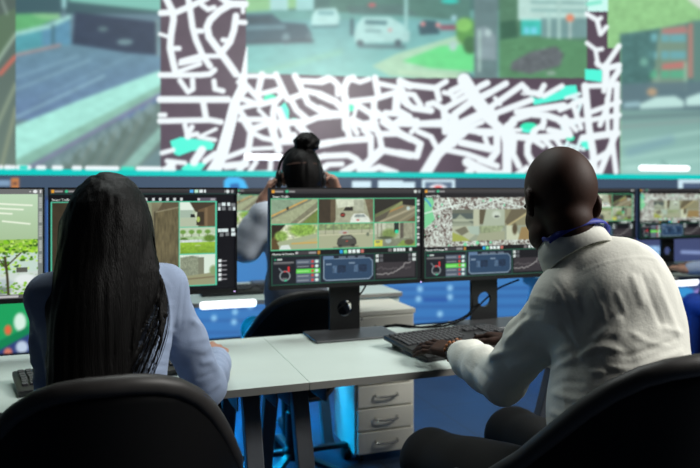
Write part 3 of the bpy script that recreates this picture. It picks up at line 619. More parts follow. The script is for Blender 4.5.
def player_picture():
    """dark editing window: one big view and three stacked thumbnails"""
    W, H = 186, 106
    c = Canvas(0, 0, W, H, 3, (13, 13, 19)); ui_top(c, W-10); c.rect(W-10, 0, W, 4.6, (46, 44, 48))
    for i, k in enumerate(((80, 170, 230), (190, 236, 210), (226, 236, 236), (226, 236, 236), (226, 236, 236), (200, 140, 130))): c.rect(137+i*5, .8, 141+i*5, 4, k)
    c.rect(W-32, .3, W-12, 4.4, (50, 48, 52)); c.dot(W-8.5, 2.6, 1.9, 1.9, (214, 226, 226)); c.dot(W-3.6, 2.6, 1.6, 1.9, (150, 154, 156))
    c.rect(0, 4.9, W, 5.6, (30, 60, 56)); 
    for i in range(7): c.rect(84+i*7.2, 9.5, 86.4+i*7.2, 12.3, (210, 216, 216))
    c.rect(145, 9.6, 165, 12.4, (92, 86, 100)); c.rect(145.5, 9.8, 147.4, 12, (206, 206, 210)); c.rect(159, 10.2, 164, 11.8, (170, 170, 174))
    T = (84, 196, 160)
    c.rect(1, 12.8, 165.5, 102, T); c.clip = (2, 13.8, 125.4, 101)
    c.rect(*c.clip, (96, 86, 66)); c.rect(2, 13, 22, 102, (62, 54, 40)); c.rect(22, 13, 84, 102, (110, 104, 84)); c.poly([(84, 13), (110, 13), (102, 26), (102, 102), (84, 102)], (128, 124, 98)); c.rect(88, 14, 98, 40, (150, 164, 132), .7)
    c.poly([(102, 24), (126, 20), (126, 102), (102, 92)], (104, 96, 70)); c.speck(100, 20, 126, 90, .16, .9, .12, 4); c.line([(102, 24), (126, 19)], 1, (150, 146, 118)); c.line([(101, 24), (101, 92)], 1.4, (70, 64, 48)); c.poly([(84, 80), (126, 90), (126, 94), (84, 84)], (160, 146, 104)); c.poly([(84, 85), (126, 95), (126, 102), (84, 102)], (96, 82, 52)); c.speck(2, 13, 126, 101, .06, .2, .2, 6)
    c.clip = (126.8, 14, 163.8, 39.4); c.rect(*c.clip, (176, 192, 166)); c.poly([(127, 14), (138, 14), (143, 22), (127, 22)], (222, 236, 222)); c.rect(127, 22, 140, 30, (164, 184, 166)); c.rect(138, 26.5, 144, 30, (40, 42, 40)); c.poly([(127, 32), (142, 30), (148, 40), (127, 40)], (178, 190, 164)); c.poly([(137, 14), (164, 14), (164, 18), (148, 24), (143, 24)], (70, 60, 46)); c.poly([(146, 22), (164, 16), (164, 40), (146, 40)], (104, 86, 62)); c.rect(144, 24, 152, 38, (62, 54, 42)); c.rect(153, 20, 156, 40, (126, 106, 78)); c.dot(146, 32, 1.8, 3, (170, 190, 100)); c.poly([(142, 26), (145, 24), (144, 34)], (206, 218, 190))
    c.clip = (126.8, 40.8, 163.8, 67.6); c.rect(*c.clip, (192, 208, 180)); 
    for x in (130, 139, 147, 156): c.line([(x, 46), (x, 53)], .9, (120, 130, 96), .7); c.dot(x, 45, 3, 2.2, (112, 156, 70), .5)
    c.rect(127, 50, 164, 55, (160, 190, 140)); c.dot(158, 52, 6, 3.6, (96, 128, 52), .5); c.dot(131, 53, 4, 2, (84, 120, 50), .5); c.rect(127, 53.5, 150, 56, (206, 216, 214)); c.grad(127, 56, 164, 68, (150, 190, 62), (120, 160, 48)); c.speck(127, 44, 164, 67, .12, .5, .6, 8); c.line([(143, 59.5), (148, 59.5)], 1, (186, 206, 150))
    c.clip = (126.8, 69, 163.8, 101); c.rect(*c.clip, (216, 232, 216)); c.poly([(127, 72), (140, 70), (150, 73), (150, 94), (127, 96)], (138, 146, 124)); c.speck(127, 70, 150, 95, .2, 1.1, .9, 5); c.rect(146, 72, 152, 94, (124, 128, 108)); c.poly([(127, 92), (164, 88), (164, 101), (127, 101)], (150, 152, 118)); c.dot(162, 86, 4, 5, (136, 158, 110), .6); c.line([(127, 95), (164, 93)], 1.4, (120, 110, 84))
    c.clip = None
    for x, y, w, k in ((167, 15, 3, 0), (171, 14.6, 4, 1), (177, 14.6, 3, 1), (181, 15, 4.5, 0), (167, 19, 2.6, 1), (171, 19.2, 4, 0), (178, 19.2, 3.4, 0), (183, 19, 2.6, 1), (167, 42.4, 3, 1), (170.4, 42.4, 3, 1), (173.8, 42.4, 4, 1), (181.5, 42, 3.6, 1), (169, 47, 4, 0), (175, 46.6, 3.6, 0), (181.5, 46.8, 4, 1)): c.rect(x, y, x+w, y+3.4, (216, 230, 230) if k else (120, 124, 126))
    for i in range(5): c.rect(167.5, 75+i*4.9, 170.6, 78+i*4.9, (226, 234, 234)); c.rect(170.6, 76+i*4.9, 176.5, 77.2+i*4.9, (130, 130, 134))
    return c
def street_picture():
    W, H = 186, 106
    c = Canvas(0, 0, W, H, 3, (206, 226, 190)); c.rect(0, 0, W, 5, (110, 112, 112)); c.dot(W-7, 2.5, 2, 1.6, (235, 240, 240)); c.rect(W-12, 2, W-11, 3, (230, 230, 230)); c.rect(W-2.5, 1.2, W-1.5, 4, (225, 225, 225))
    c.grad(0, 5, W, 50, (196, 222, 192), (164, 190, 150)); c.grad(100, 5, W-4.5, 50, (190, 218, 186), (168, 194, 154))
    for a, b in (((110, 12), (176, 16)), ((120, 17), (168, 20)), ((100, 20), (158, 24)), ((100, 26), (145, 27)), ((150, 31), (174, 34))): c.line([a, b], 1.5, (238, 246, 226), 1)
    c.clip = (0, 49, W-4.5, 102); c.rect(*c.clip, (196, 218, 206)); rng = random.Random(2)
    c.rect(0, 49, W, 62, (150, 190, 80)); 
    for i in range(900):
        x = rng.uniform(0, W); y = 49+min(44, abs(rng.gauss(0, 17)))
        c.dot(x, y, rng.uniform(.7, 2.2), rng.uniform(.6, 1.6), rng.choice(((134, 196, 40), (170, 220, 60), (92, 146, 34), (196, 232, 120), (60, 96, 36))), .5, .9)
    c.poly([(100, 84), (W, 80), (W, 102), (100, 102)], (206, 216, 210), .8); c.dot(170, 88, 9, 5, (226, 234, 232), .4); c.dot(150, 92, 10, 5, (180, 196, 196), .4); c.rect(162, 76, 172, 81, (90, 92, 84)); c.dot(145, 98, 12, 4, (120, 136, 128), .5)
    for i in range(160): c.dot(rng.uniform(100, W), rng.uniform(90, 102), rng.uniform(.7, 1.8), .8, rng.choice(((134, 196, 40), (92, 146, 34))), .5, .8)
    for p, w in (([(155, 102), (154, 84), (152, 66)], 2.2), ([(154, 78), (144, 64)], 1.2), ([(154, 74), (166, 62)], 1.2), ([(135, 102), (136, 78), (138, 66)], 1.4)): c.line(p, w, (66, 60, 40), .8)
    c.clip = None; c.rect(W-4.5, 5, W, 102, (120, 128, 124)); 
    for i in range(24): c.rect(W-3.4, 8+i*2.2+(i//5)*3, W-1.2, 9.6+i*2.2+(i//5)*3, (170, 176, 172))
    c.rect(0, 102, W, H, (84, 84, 86)); c.rect(W-40, 103, W-22, 105, (190, 190, 190)); c.rect(W-8, 103, W-3, 105, (190, 190, 190))
    return c
# ------------------------------------------------------------------ colours
M_desk = mat('pale laminate', (198, 212, 206), .42, noise=.02, nscale=8)
M_desk_edge = mat('grey desk edge', (120, 120, 116), .5)
M_steel = mat('dark painted steel', (84, 88, 94), .45, metal=.2, noise=.05)
M_black = mat('black plastic', (16, 16, 18), .4, noise=.08, nscale=60)
M_stand = mat('black stand metal', (14, 15, 17), .35, metal=.2)
M_base = mat('brushed grey base', (84, 86, 88), .38, metal=.6, noise=.04, nscale=30)
M_key = mat('charcoal keys', (52, 53, 56), .5, noise=.06)
M_kbody = mat('keyboard case', (28, 28, 30), .45)
M_chair = mat('black chair shell', (6, 6, 7), .6, noise=.1, nscale=80, bump=.05, bscale=500, spec=.2)
M_rim = mat('satin chair rim', (46, 44, 43), .5, noise=.05, spec=.4)
M_cab = mat('cream painted steel', (224, 222, 208), .5, noise=.015, nscale=10)
M_chrome = mat('brushed chrome', (190, 190, 186), .25, metal=.9)
M_cable = mat('black cable rubber', (6, 6, 7), .8, spec=.15)
M_blue_cloth = mat('blue chair cloth', (44, 84, 176), .8, noise=.1, nscale=120)
M_tube = mat('white lamp tube', (255, 255, 255), .4, emit=(250, 253, 255), estr=1.6)
M_lilac = mat('lilac pilot light', (200, 180, 240), .4, emit=(214, 178, 246), estr=1.0)
M_label = mat('screen lettering', (220, 226, 222), .5, emit=(196, 202, 200), estr=.8)
M_show = display_mat('lit display', 1.0)

# ------------------------------------------------------------------ the room
def struct(name, lo, hi, m):
    o = MB().box(lo, hi).build(name, m); o['kind'] = 'structure'; return o
fl = bpy.data.materials.new('grey office floor'); fl.use_nodes = True
nt = fl.node_tree; b = nt.nodes['Principled BSDF']; tc = nt.nodes.new('ShaderNodeTexCoord')
br = nt.nodes.new('ShaderNodeTexBrick'); br.offset = 0; br.inputs['Scale'].default_value = 1; br.inputs['Brick Width'].default_value = .6; br.inputs['Row Height'].default_value = .6; br.inputs['Mortar Size'].default_value = .004
br.inputs['Color1'].default_value = srgb(48, 62, 82); br.inputs['Color2'].default_value = srgb(45, 58, 77); br.inputs['Mortar'].default_value = srgb(48, 50, 54)
nz = nt.nodes.new('ShaderNodeTexNoise'); nz.inputs['Scale'].default_value = 6; nz.inputs['Detail'].default_value = 6
mx = nt.nodes.new('ShaderNodeMix'); mx.data_type = 'RGBA'; mx.blend_type = 'MULTIPLY'; mx.inputs[0].default_value = .35
nt.links.new(tc.outputs['Object'], br.inputs['Vector']); nt.links.new(tc.outputs['Object'], nz.inputs['Vector'])
nt.links.new(br.outputs['Color'], mx.inputs[6]); nt.links.new(nz.outputs['Fac'], mx.inputs[7]); nt.links.new(mx.outputs[2], b.inputs['Base Color']); b.inputs['Roughness'].default_value = .6; b.inputs['Specular IOR Level'].default_value = .25
M_wall = mat('slate wall paint', (70, 76, 86), .8, noise=.03, nscale=5)
struct('floor', (-4.2, -3, -.1), (9, 5.9, 0), fl)
struct('ceiling', (-4.2, -3, 3.6), (9, 5.9, 3.7), mat('dark ceiling', (60, 62, 66), .9, noise=.03))
struct('wall_back', (-4.2, 5.8, 0), (9, 5.9, 3.6), M_wall)
struct('wall_front', (-4.2, -3, 0), (9, -2.9, 3.6), M_wall)
struct('wall_left', (-4.2, -2.9, 0), (-4.1, 5.8, 3.6), M_wall)
struct('wall_right', (8.9, -2.9, 0), (9, 5.8, 3.6), M_wall)

# ------------------------------------------------------------------ the video wall
WY = 5.6
vw = thing('video_wall', 'huge lit video wall showing a street map and road camera views', 'video wall', (2.6, WY, 0))
def local(o, p): return (p[0]-o.location.x, p[1]-o.location.y, p[2]-o.location.z)
def vbox(name, lo, hi, m): return MB().box(local(vw, lo), local(vw, hi)).build(name, m, vw)
vbox('housing', (-3.6, WY+.012, 0.0), (8.4, WY+.19, 3.45), mat('dark display housing', (24, 26, 30), .6))
up = wall_picture()
ypx = lambda px, Z: HZ-(Z-CAMZ)*FPX/(WY/(CY-(px-CXP)/FPX*SY))
TE = (6, 204, 196)
xs = list(range(-30, 741, 10))
up.poly([(x, ypx(x, 1.43)) for x in xs]+[(x, ypx(x, 1.36)) for x in xs[::-1]], TE)
for a, c2, k in ((0, 2, ROAD), (5, 11, ROAD), (12.5, 14.5, ROAD), (17, 30, ROAD), (20, 27, (40, 220, 200)), (37, 45, ROAD), (53, 62, ROAD), (73, 81, ROAD), (86, 118, ROAD), (122, 134, (60, 230, 200)), (137, 161, ROAD), (163, 175, ROAD)):
    up.line([(a+1, ypx(a, 1.441)), (c2-1, ypx(c2, 1.441))], 4.6 if k == ROAD else 3.5, k, 1.5, .92)
up.blur(-30, 150, 740, 180, 1)
def wall_grid(name, x0, x1, z0, z1, step, canvas):
    X = np.arange(x0, x1+1e-6, step); Z = np.arange(z0, z1+1e-6, step)
    XX, ZZ = np.meshgrid(X, Z); rgb = ruled(XX, ZZ, WY, canvas)
    return paint_grid(name, X-vw.location.x, Z, 0.0, rgb, M_show, vw)
wall_grid('map_screen', -.95, 6.50, 1.384, 3.40, .0085, up)
wall_grid('dashboard_screen', -.95, 6.50, .062, 1.384, .011, dash_picture())
M_idle = mat('idle display', (10, 14, 18), .35, emit=(70, 104, 116), estr=.8)
vbox('side_screen', (-3.55, WY, .06), (-.955, WY+.011, 3.4), M_idle); vbox('side_screen', (6.505, WY, .06), (8.35, WY+.011, 3.4), M_idle)

# ------------------------------------------------------------------ linear lamps
def lamp(name, label, pa, pb, Y, rad, drop, group=None):
    a, b2 = on_y(*pa, Y), on_y(*pb, Y); z = (a.z+b2.z)/2; cx = (a.x+b2.x)/2
    t = thing(name, label, 'lamp', (cx, Y, z), 0, group); h = (b2.x-a.x)/2
    MB().lathe([(rad*.7, -h), (rad, -h+rad*.5), (rad, h-rad*.5), (rad*.7, h)], n=14, axis='x').build('tube', M_tube, t, True)
    for s in (-.6, .6):
        if drop > 0: MB().bar((s*h, rad*.5, rad*.4), (s*h, rad*.5, drop), .008, .008).build('bracket', M_steel, t)
        else: MB().bar((s*h, rad*.5, 0), (s*h, -drop, 0), .012, .012).build('bracket', M_steel, t)
    return t
lamp('wall_lamp', 'white linear lamp on the video wall above the distant monitors', (640, 168), (688.5, 168.4), 5.5, .03, -.1)
lamp('wall_lamp', 'white linear lamp on the video wall behind the woman with the bun', (244.5, 157), (283, 157), 5.5, .026, -.1)
lamp('linear_lamp', 'white linear lamp along the front edge of the rear desk, between the two women', (200, 305), (256, 303.6), 3.234, .0185, -.018)
lamp('linear_lamp', 'white linear lamp under the far right desk, beside the white shirt', (655, 283.4), (697, 282), 3.3, .024, .03)

# ------------------------------------------------------------------ desks
def trestle(parent, x):
    for s, y0, y1 in ((-1, -.10, -.37), (1, .20, .46)):
        MB().bar((x, y1, 0), (x, y0, .70), .042, .05, (1, 0, 0), .003).build('leg', M_steel, parent)
    for s in (-1, 1):
        q = MB(); f = x+s*.056
        q.prism([(-.225, .715), (-.225, .652), (-.10, .64), (.20, .64), (.28, .66), (.28, .715)], f-.002, f+.002, axis='x')
        q.build('side_plate', M_steel, parent)
    MB().box((x-.056, -.2, .70), (x+.056, .27, .7155)).build('top_plate', M_steel, parent)
def desk(label, x0, x1, y0, y1, offs=(.105, .105)):
    t = thing('desk', label, 'desk', ((x0+x1)/2, (y0+y1)/2, 0)); w = (x1-x0)/2; d = (y1-y0)/2
    MB().box((-w, -d, .718), (w, d, .74), .002).build('desktop', M_desk, t)
    MB().box((-w+.001, -d-.0012, .7185), (w-.001, -d+.0, .7385)).build('edge_band', M_desk_edge, t)
    trestle(t, w-offs[1]); trestle(t, -w+offs[0])
    return t
DF, DB = 1.83, 2.45
d1 = desk('white desk with dark trestle legs in front of the long-haired woman', -1.07, .5279, DF, DB, (.105, .130))
d2 = desk('white desk with dark trestle legs in front of the bald man', .5282, 1.86, DF, DB, (.02, .105))
d3 = desk('white rear desk in front of the woman with a hair bun', -.15, 1.45, 3.27, 3.93, (.105, .42))
MB().box((.34, -.31, .655), (.79, -.295, .718)).build('apron', M_desk, d3)
d4 = desk('far right desk holding the two distant monitors', 2.55, 4.25, 3.26, 3.95)

# ------------------------------------------------------------------ monitors
def plate_with_hole(x0, x1, z0, z1, cx, cz, r, y0, y1):
    m = MB(); ang = sorted([2*math.pi*k/32 for k in range(32)]+[math.atan2(z-cz, x-cx) % (2*math.pi) for x in (x0, x1) for z in (z0, z1)])
    ang = [a for i, a in enumerate(ang) if i == 0 or a-ang[i-1] > 1e-4]
    rg = []
    for y in (y0, y1):
        I, O = [], []
        for a in ang:
            c, s = math.cos(a), math.sin(a)
            k = min(((x1-cx)/c if c > 1e-9 else (x0-cx)/c if c < -1e-9 else 1e9), ((z1-cz)/s if s > 1e-9 else (z0-cz)/s if s < -1e-9 else 1e9))
            I.append(m.bm.verts.new((cx+r*c, y, cz+r*s))); O.append(m.bm.verts.new((cx+k*c, y, cz+k*s)))
        rg.append((I, O))
    n = len(ang); (I0, O0), (I1, O1) = rg
    for k in range(n):
        j = (k+1) % n
        for q in ((I0[k], I0[j], O0[j], O0[k]), (I1[k], O1[k], O1[j], I1[j]), (O0[k], O0[j], O1[j], O1[k]), (I0[k], I1[k], I1[j], I0[j])): m.bm.faces.new(q)
    return m
def text_part(name, s, x, z, size, parent, y=-.0009):
    cu = bpy.data.curves.new(name, 'FONT'); cu.body = s; cu.size = size
    o = bpy.data.objects.new(name, cu); COL.objects.link(o)
    dg = bpy.context.evaluated_depsgraph_get(); me = bpy.data.meshes.new_from_object(o.evaluated_get(dg)); bpy.data.objects.remove(o)
    me.materials.clear(); me.materials.append(M_label)
    p = link(name, me, None, parent); p.rotation_euler = (R(90), 0, 0); p.location = (x, y, z)
    return p
def monitor(label, x, Y, W, pic, PW, PH, texts=(), group=None):
    t = thing('monitor', label, 'monitor', (x, Y, .74), 0, group)
    z0, z1 = .178, .545; w = W/2
    f = MB(); b_ = .0045; lowb = .015
    f.box((-w, -.004, z0), (-w+b_, .012, z1)).box((w-b_, -.004, z0), (w, .012, z1)).box((-w, -.004, z1-.005), (w, .012, z1)).box((-w, -.004, z0), (w, .012, z0+lowb))
    f.build('bezel', M_black, t)
    MB().box((-w, .002, z0), (w, .03, z1), .004).build('rear_housing', M_black, t)
    MB().box((-.13, .028, z0+.03), (.13, .05, z1-.06), .006).build('rear_bulge', M_black, t)
    sx, sz0, sz1 = w-b_, z0+lowb, z1-.005
    xs = np.linspace(-sx, sx, 300); zs = np.linspace(sz1, sz0, 180)
    XX, ZZ = np.meshgrid((xs+sx)/(2*sx)*PW, (sz1-zs)/(sz1-sz0)*PH)
    sc = paint_grid('screen', xs, zs, .0012, pic.sample(XX, ZZ), M_show, t)
    for s, px, pz, size in texts: text_part('screen_text', s, -sx+px/PW*2*sx, sz1-pz/PH*(sz1-sz0), size, sc)
    plate_with_hole(-.06, .06, .008, z0+.09, 0, .09, .03, .046, .06).build('stand_column', M_stand, t)
    MB().box((-.16, -.115, 0), (.16, .066, .009), .003).build('stand_base', M_base, t)
    MB().box((w-.012, -.0048, z0+.002), (w-.006, -.0038, z0+.0055)).build('power_light', M_lilac, t)
    return t
CTX = [('Smart Traffic', 2.2, 8.6, .0115), ('Monitor & Preview', 1.5, 64.4, .0105)]
MTX = [('Smart Traffic', 2.2, 8.6, .0115), ('Monitor & Preview', 1.5, 65.3, .0105)]
PC, PM, PP, PS = centre_picture(), map_picture(), player_picture(), street_picture()
MY = 2.385
mon_s = monitor('monitor at the left end showing a green tree and road', -.50, MY, .608, PS, 186, 106)
mon_p = monitor('monitor before the long-haired woman showing a dark window with three stacked thumbnails', .119, MY, .608, PP, 186, 106, [('Smart Traffic', 2.0, 11.8, .0105)])
mon_c = monitor('monitor showing six traffic camera views, between the seated pair', .8405, MY, .604, PC, 150, 94, CTX)
mon_m = monitor('front desk monitor beside the bald man showing a white street map', 1.443, MY, .598, PM, 150, 94, MTX)
def rear(src, label, x):
    c = copy_tree(src); c.location = (x, 3.85, .74); c['label'] = label; return c
rear(mon_c, 'rear monitor glimpsed behind the raised grey sleeve of the woman with the bun', .93)
rear(mon_c, 'distant monitor with camera views half behind the white shirt collar', 3.20)
rear(mon_m, 'distant monitor with a street map at the right edge of the photo', 3.835)

# ------------------------------------------------------------------ keyboards
def keyboard(label, c, rz, rest=True):
    t = thing('keyboard', label, 'keyboard', c, rz)
    tilt = Matrix.Rotation(R(5.5), 4, 'X'); tilt.translation = (0, 0, (.0164 if rest else .0082))
    w, y0, y1 = .225, (-.165 if rest else -.08), .085
    MB().box((-w, y0, 0), (w, y1, .017), .005, tilt).build('case', M_kbody, t, True)
    k = MB()
    rows = [(.062, 15, 0), (.038, 15, 0), (.019, 14, .004), (0.0, 13, .008), (-.019, 13, .004), (-.038, 12, 0)]
    for i, (y, n, o) in enumerate(rows):
        x = -w+.012
        for j in range(n):
            wd = .0165; 
            k.box((x+o*.3, y-.0078, .0165), (x+o*.3+wd-.0008, y+.0078, .0235), .0018, tilt); x += .0195
        for j in range(3):
            if i in (0, 1, 2, 5): k.box((.078+j*.019, y-.0078, .0165), (.0945+j*.019, y+.0078, .0235), .0018, tilt)
        for j in range(4):
            if i and not (i == 5 and j == 1): k.box((.142+j*.019, y-.0078, .0165), (.1585+j*.019, y+.0078, .0235), .0018, tilt)
    k.build('keys', M_key, t)
    for s in (-1, 1): MB().box((s*(w-.045)-.012, y1-.025, 0), (s*(w-.045)+.012, y1-.008, (.026 if rest else .018))).build('foot', M_kbody, t)
    return t
kb_man = keyboard('black keyboard with palm rest under the hands of the bald man', (1.118, 2.112, .7402), R(11))
kb_wom = keyboard('black keyboard in front of the long-haired woman', (-.018, 2.065, .7402), R(12), False)
keyboard('keyboard on the rear desk beside the grey sleeve of the woman with the bun', (.66, 3.52, .7402), 0, False)
keyboard('keyboard on the far right desk under two distant hands', (3.55, 3.50, .7402), 0, False)

# ------------------------------------------------------------------ drawer pedestal
def pedestal(label, x0, x1, y0, y1, h):
    t = thing('drawer_pedestal', label, 'drawer unit', ((x0+x1)/2, (y0+y1)/2, 0)); w = (x1-x0)/2; d = (y1-y0)/2
    MB().box((-w, -d+.018, .045), (w, d, h-.012), .003).build('carcass', M_cab, t)
    MB().box((-w-.001, -d, h-.022), (w+.001, d, h), .002).build('top_panel', M_cab, t)
    n = 6; H = (h-.022-.045)/n
    for i in range(n):
        z = .045+i*H
        dr = MB().box((-w+.012, -d-.001, z+.004), (w-.012, -d+.018, z+H-.004), .003).build('drawer', M_cab, t)
        zc = z+H*.55
        hd = MB(); hd.tube(spline([(-.055, -d-.001, zc), (-.05, -d-.022, zc-.004), (0, -d-.027, zc-.006), (.05, -d-.022, zc-.004), (.055, -d-.001, zc)], 5), .005, 8)
        hd.build('handle', M_chrome, dr, True)
    for sx in (-1, 1):
        for sy in (-1, 1): MB().lathe([(.014, -.01), (.02, -.008), (.02, .008), (.014, .01)], (sx*(w-.04), sy*(d-.05), .021), 14, 'x').box((sx*(w-.04)-.014, sy*(d-.05)-.014, .03), (sx*(w-.04)+.014, sy*(d-.05)+.014, .047)).build('caster', M_black, t, True)
    MB().ball((-w+.03, -d-.001, h-.035), .006, 10, (1, .5, 1)).build('lock', M_chrome, t, True)
    return t
pedestal('cream drawer pedestal behind the front desk, lit blue on one side', 1.072, 1.375, 2.95, 3.262, .712)

# ------------------------------------------------------------------ chairs
TOP = [(0, .952), (8, .951), (16, .944), (24, .929), (32, .902), (40, .862), (50, .802), (60, .742), (75, .675), (90, .635), (106, .615)]
BOT = [(0, .41), (14, .41), (20, .45), (28, .56), (38, .59), (60, .60), (106, .575)]
def interp(T, a): return float(np.interp(a, [p[0] for p in T], [p[1] for p in T]))
def chair(label, loc, rz, rise=0.0, cloth=None, group=None):
    t = thing('office_chair', label, 'chair', loc, rz, group)
    n, m = 72, 16; V = []; cl = cloth or M_chair
    P = lambda ph, z, r=0.0: ((.272+r+.05*max(0, z-.6))*math.sin(ph), -(.275+r+.20*max(0, z-.55))*math.cos(ph)+.02, z)
    tz = lambda d: interp(TOP, d)+rise; bz = lambda d: interp(BOT, d)+rise*min(1, max(0, (interp(BOT, d)-.41)/.15))
    for i in range(n+1):
        d = -106+212*i/n; ph = R(d); a, b2 = bz(abs(d)), tz(abs(d))
        for j in range(m+1): V.append(P(ph, a+(b2-a)*j/m))
    F = [(i*(m+1)+j, (i+1)*(m+1)+j, (i+1)*(m+1)+j+1, i*(m+1)+j+1) for i in range(n) for j in range(m)]
    me = np_mesh('back_shell', V, F); me.materials.append(cl); o = link('back_shell', me, None, t)
    so = o.modifiers.new('thickness', 'SOLIDIFY'); so.thickness = .02; so.offset = 0
    rim = MB(); pts = [P(R(-106+212*i/90), tz(abs(-106+212*i/90))) for i in range(91)]
    rim.tube(pts, .0185, 12).build('rim', M_rim if not cloth else cl, t, True, 60)
    lo = MB(); pts = [P(R(s_), bz(abs(s_))) for s_ in np.linspace(-106, 106, 91)]
    lo.tube(pts, .013, 10).build('lower_rim', M_rim if not cloth else cl, t, True, 60)
    st = MB(); prof = [(.0, .40), (.20, .405), (.238, .425), (.245, .45), (.235, .475), (.19, .49), (0.001, .487)]
    st.lathe([(max(r, .001), z) for r, z in prof], (0, .02, 0), 36)
    for v in st.bm.verts: v.co.y *= 1.02
    st.build('seat', cl, t, True, 80)
    MB().lathe([(.03, .09), (.03, .28), (.019, .281), (.019, .40)], n=18).build('gas_lift', M_stand, t, True)
    MB().lathe([(.045, .075), (.05, .095), (.045, .115), (.03, .13)], n=20).build('hub', M_stand, t, True)
    for k in range(5):
        a = 2*math.pi*k/5+.3; c, s = math.cos(a), math.sin(a)
        lg = MB().bar((.03*c, .03*s, .098), (.30*c, .30*s, .068), .035, .022, bev=.004).build('leg', M_stand, t)
        MB().lathe([(.02, -.022), (.0285, -.018), (.0285, .018), (.02, .022)], (.30*c, .30*s, .0285), 16, 'x').bar((.30*c, .30*s, .03), (.30*c, .30*s, .07), .014, .014).build('caster', M_black, lg, True)
    return t
chair('black tub office chair of the long-haired woman', (0.0, 1.575, 0), 0, -.012)
chair('black tub office chair of the bald man, rim sweeping down to one side', (.975, 1.21, 0), R(-3), .036)
chair('black tub office chair of the woman with a hair bun', (.775, 2.965, 0), R(0), -.10)
chair('office chair under the person at the far right desk', (3.50, 2.88, 0), R(4), -.05, M_blue_cloth)

# ------------------------------------------------------------------ cables
def cable(label, pts, r=.0055, n=8):
    return tag(MB().tube(spline(pts, 10), r, n).build('cable', M_cable, None, True), label, 'cable')
cable('black cable through the stand hole of the street map monitor', [(1.60, 2.42, .905), (1.52, 2.446, .87), (1.455, 2.44, .83), (1.40, 2.42, .80), (1.335, 2.40, .765), (1.25, 2.385, .7465), (1.14, 2.38, .7462), (1.05, 2.46, .7462), (1.0, 2.485, .70), (1.0, 2.49, .62)], .0038)
cable('thin black cable beside the map monitor stand, lying on the desk', [(1.38, 2.435, .90), (1.385, 2.432, .80), (1.33, 2.425, .760), (1.22, 2.41, .745), (1.10, 2.40, .745), (1.02, 2.46, .745), (.97, 2.485, .69), (.97, 2.49, .62)], .0032)
cable('black cable hanging behind the six-view monitor', [(.925, 2.42, .92), (.905, 2.435, .88), (.87, 2.45, .85), (.83, 2.45, .83), (.80, 2.47, .78), (.80, 2.485, .70), (.80, 2.49, .62)], .0032)
cable('thick black cable hanging under the desk by the woman\'s elbow', [(.285, 1.93, .712), (.29, 1.92, .66), (.30, 1.925, .58), (.285, 1.93, .50), (.275, 1.95, .42), (.285, 1.97, .25), (.29, 2.0, .0065), (.30, 2.2, .0065)], .009)
# ------------------------------------------------------------------ people
def rotm(yaw=0, pitch=0, roll=0):
    M = Matrix.Rotation(R(yaw), 3, 'Z') @ Matrix.Rotation(R(pitch), 3, 'X') @ Matrix.Rotation(R(roll), 3, 'Y')
    return np.array(M)
def N(v): v = np.array(v, float); return v/np.linalg.norm(v)
def head(F, c, yaw, pitch, roll=0, s=1.0, female=False):
    """face looks along local +y"""
    M = rotm(yaw, pitch, roll); c = np.array(c, float)
    L = lambda x, y, z: c+M @ (np.array([x, y, z])*s)
    E = lambda p, r, k, cut=False: F.ell(L(*p), np.array(r)*s, M, k, cut)
    E((0, -.012, .032), (.075, .096, .092), .01); E((0, -.035, .015), (.067, .065, .072), .02)
    E((0, .03, -.03), (.060, .062, .082), .025); E((0, .045, -.085), (.045 if female else .049, .045, .036), .025); E((0, .072, -.108), (.022, .02, .018), .02)
    E((0, .083, .018), (.05, .014, .012), .012)                                   # brow
    for q in (-1, 1):
        E((q*.031, .092, -.002), (.017, .012, .011), .01, True); E((q*.031, .078, -.002), (.0135, .0125, .0115), .003)      # sockets and eyes
        E((q*.037, .056, -.032), (.023, .028, .025), .015)                         # cheek
        E((q*.052, .03, -.076), (.012, .03, .022), .02)                            # jaw corner
        Me = M @ rotm(q*18, -8, 0)
        e = L(q*.081, -.012, -.008)
        F.ell(e, np.array((.009, .02, .032))*s, Me, .008); F.ell(L(q*.078, -.008, -.034), np.array((.007, .011, .012))*s, Me, .008); F.ell(L(q*.090, -.006, -.004), np.array((.005, .0105, .02))*s, Me, .004, True)
    F.cone(L(0, .092, .008), L(0, .110, -.028), .009*s, .0115*s, .012); E((0, .108, -.032), (.016, .012, .010), .008)    # nose
    E((0, .094, -.062), (.025, .0095, .0075), .006); E((0, .093, -.072), (.022, .0095, .0075), .005)                     # lips
    return L, M
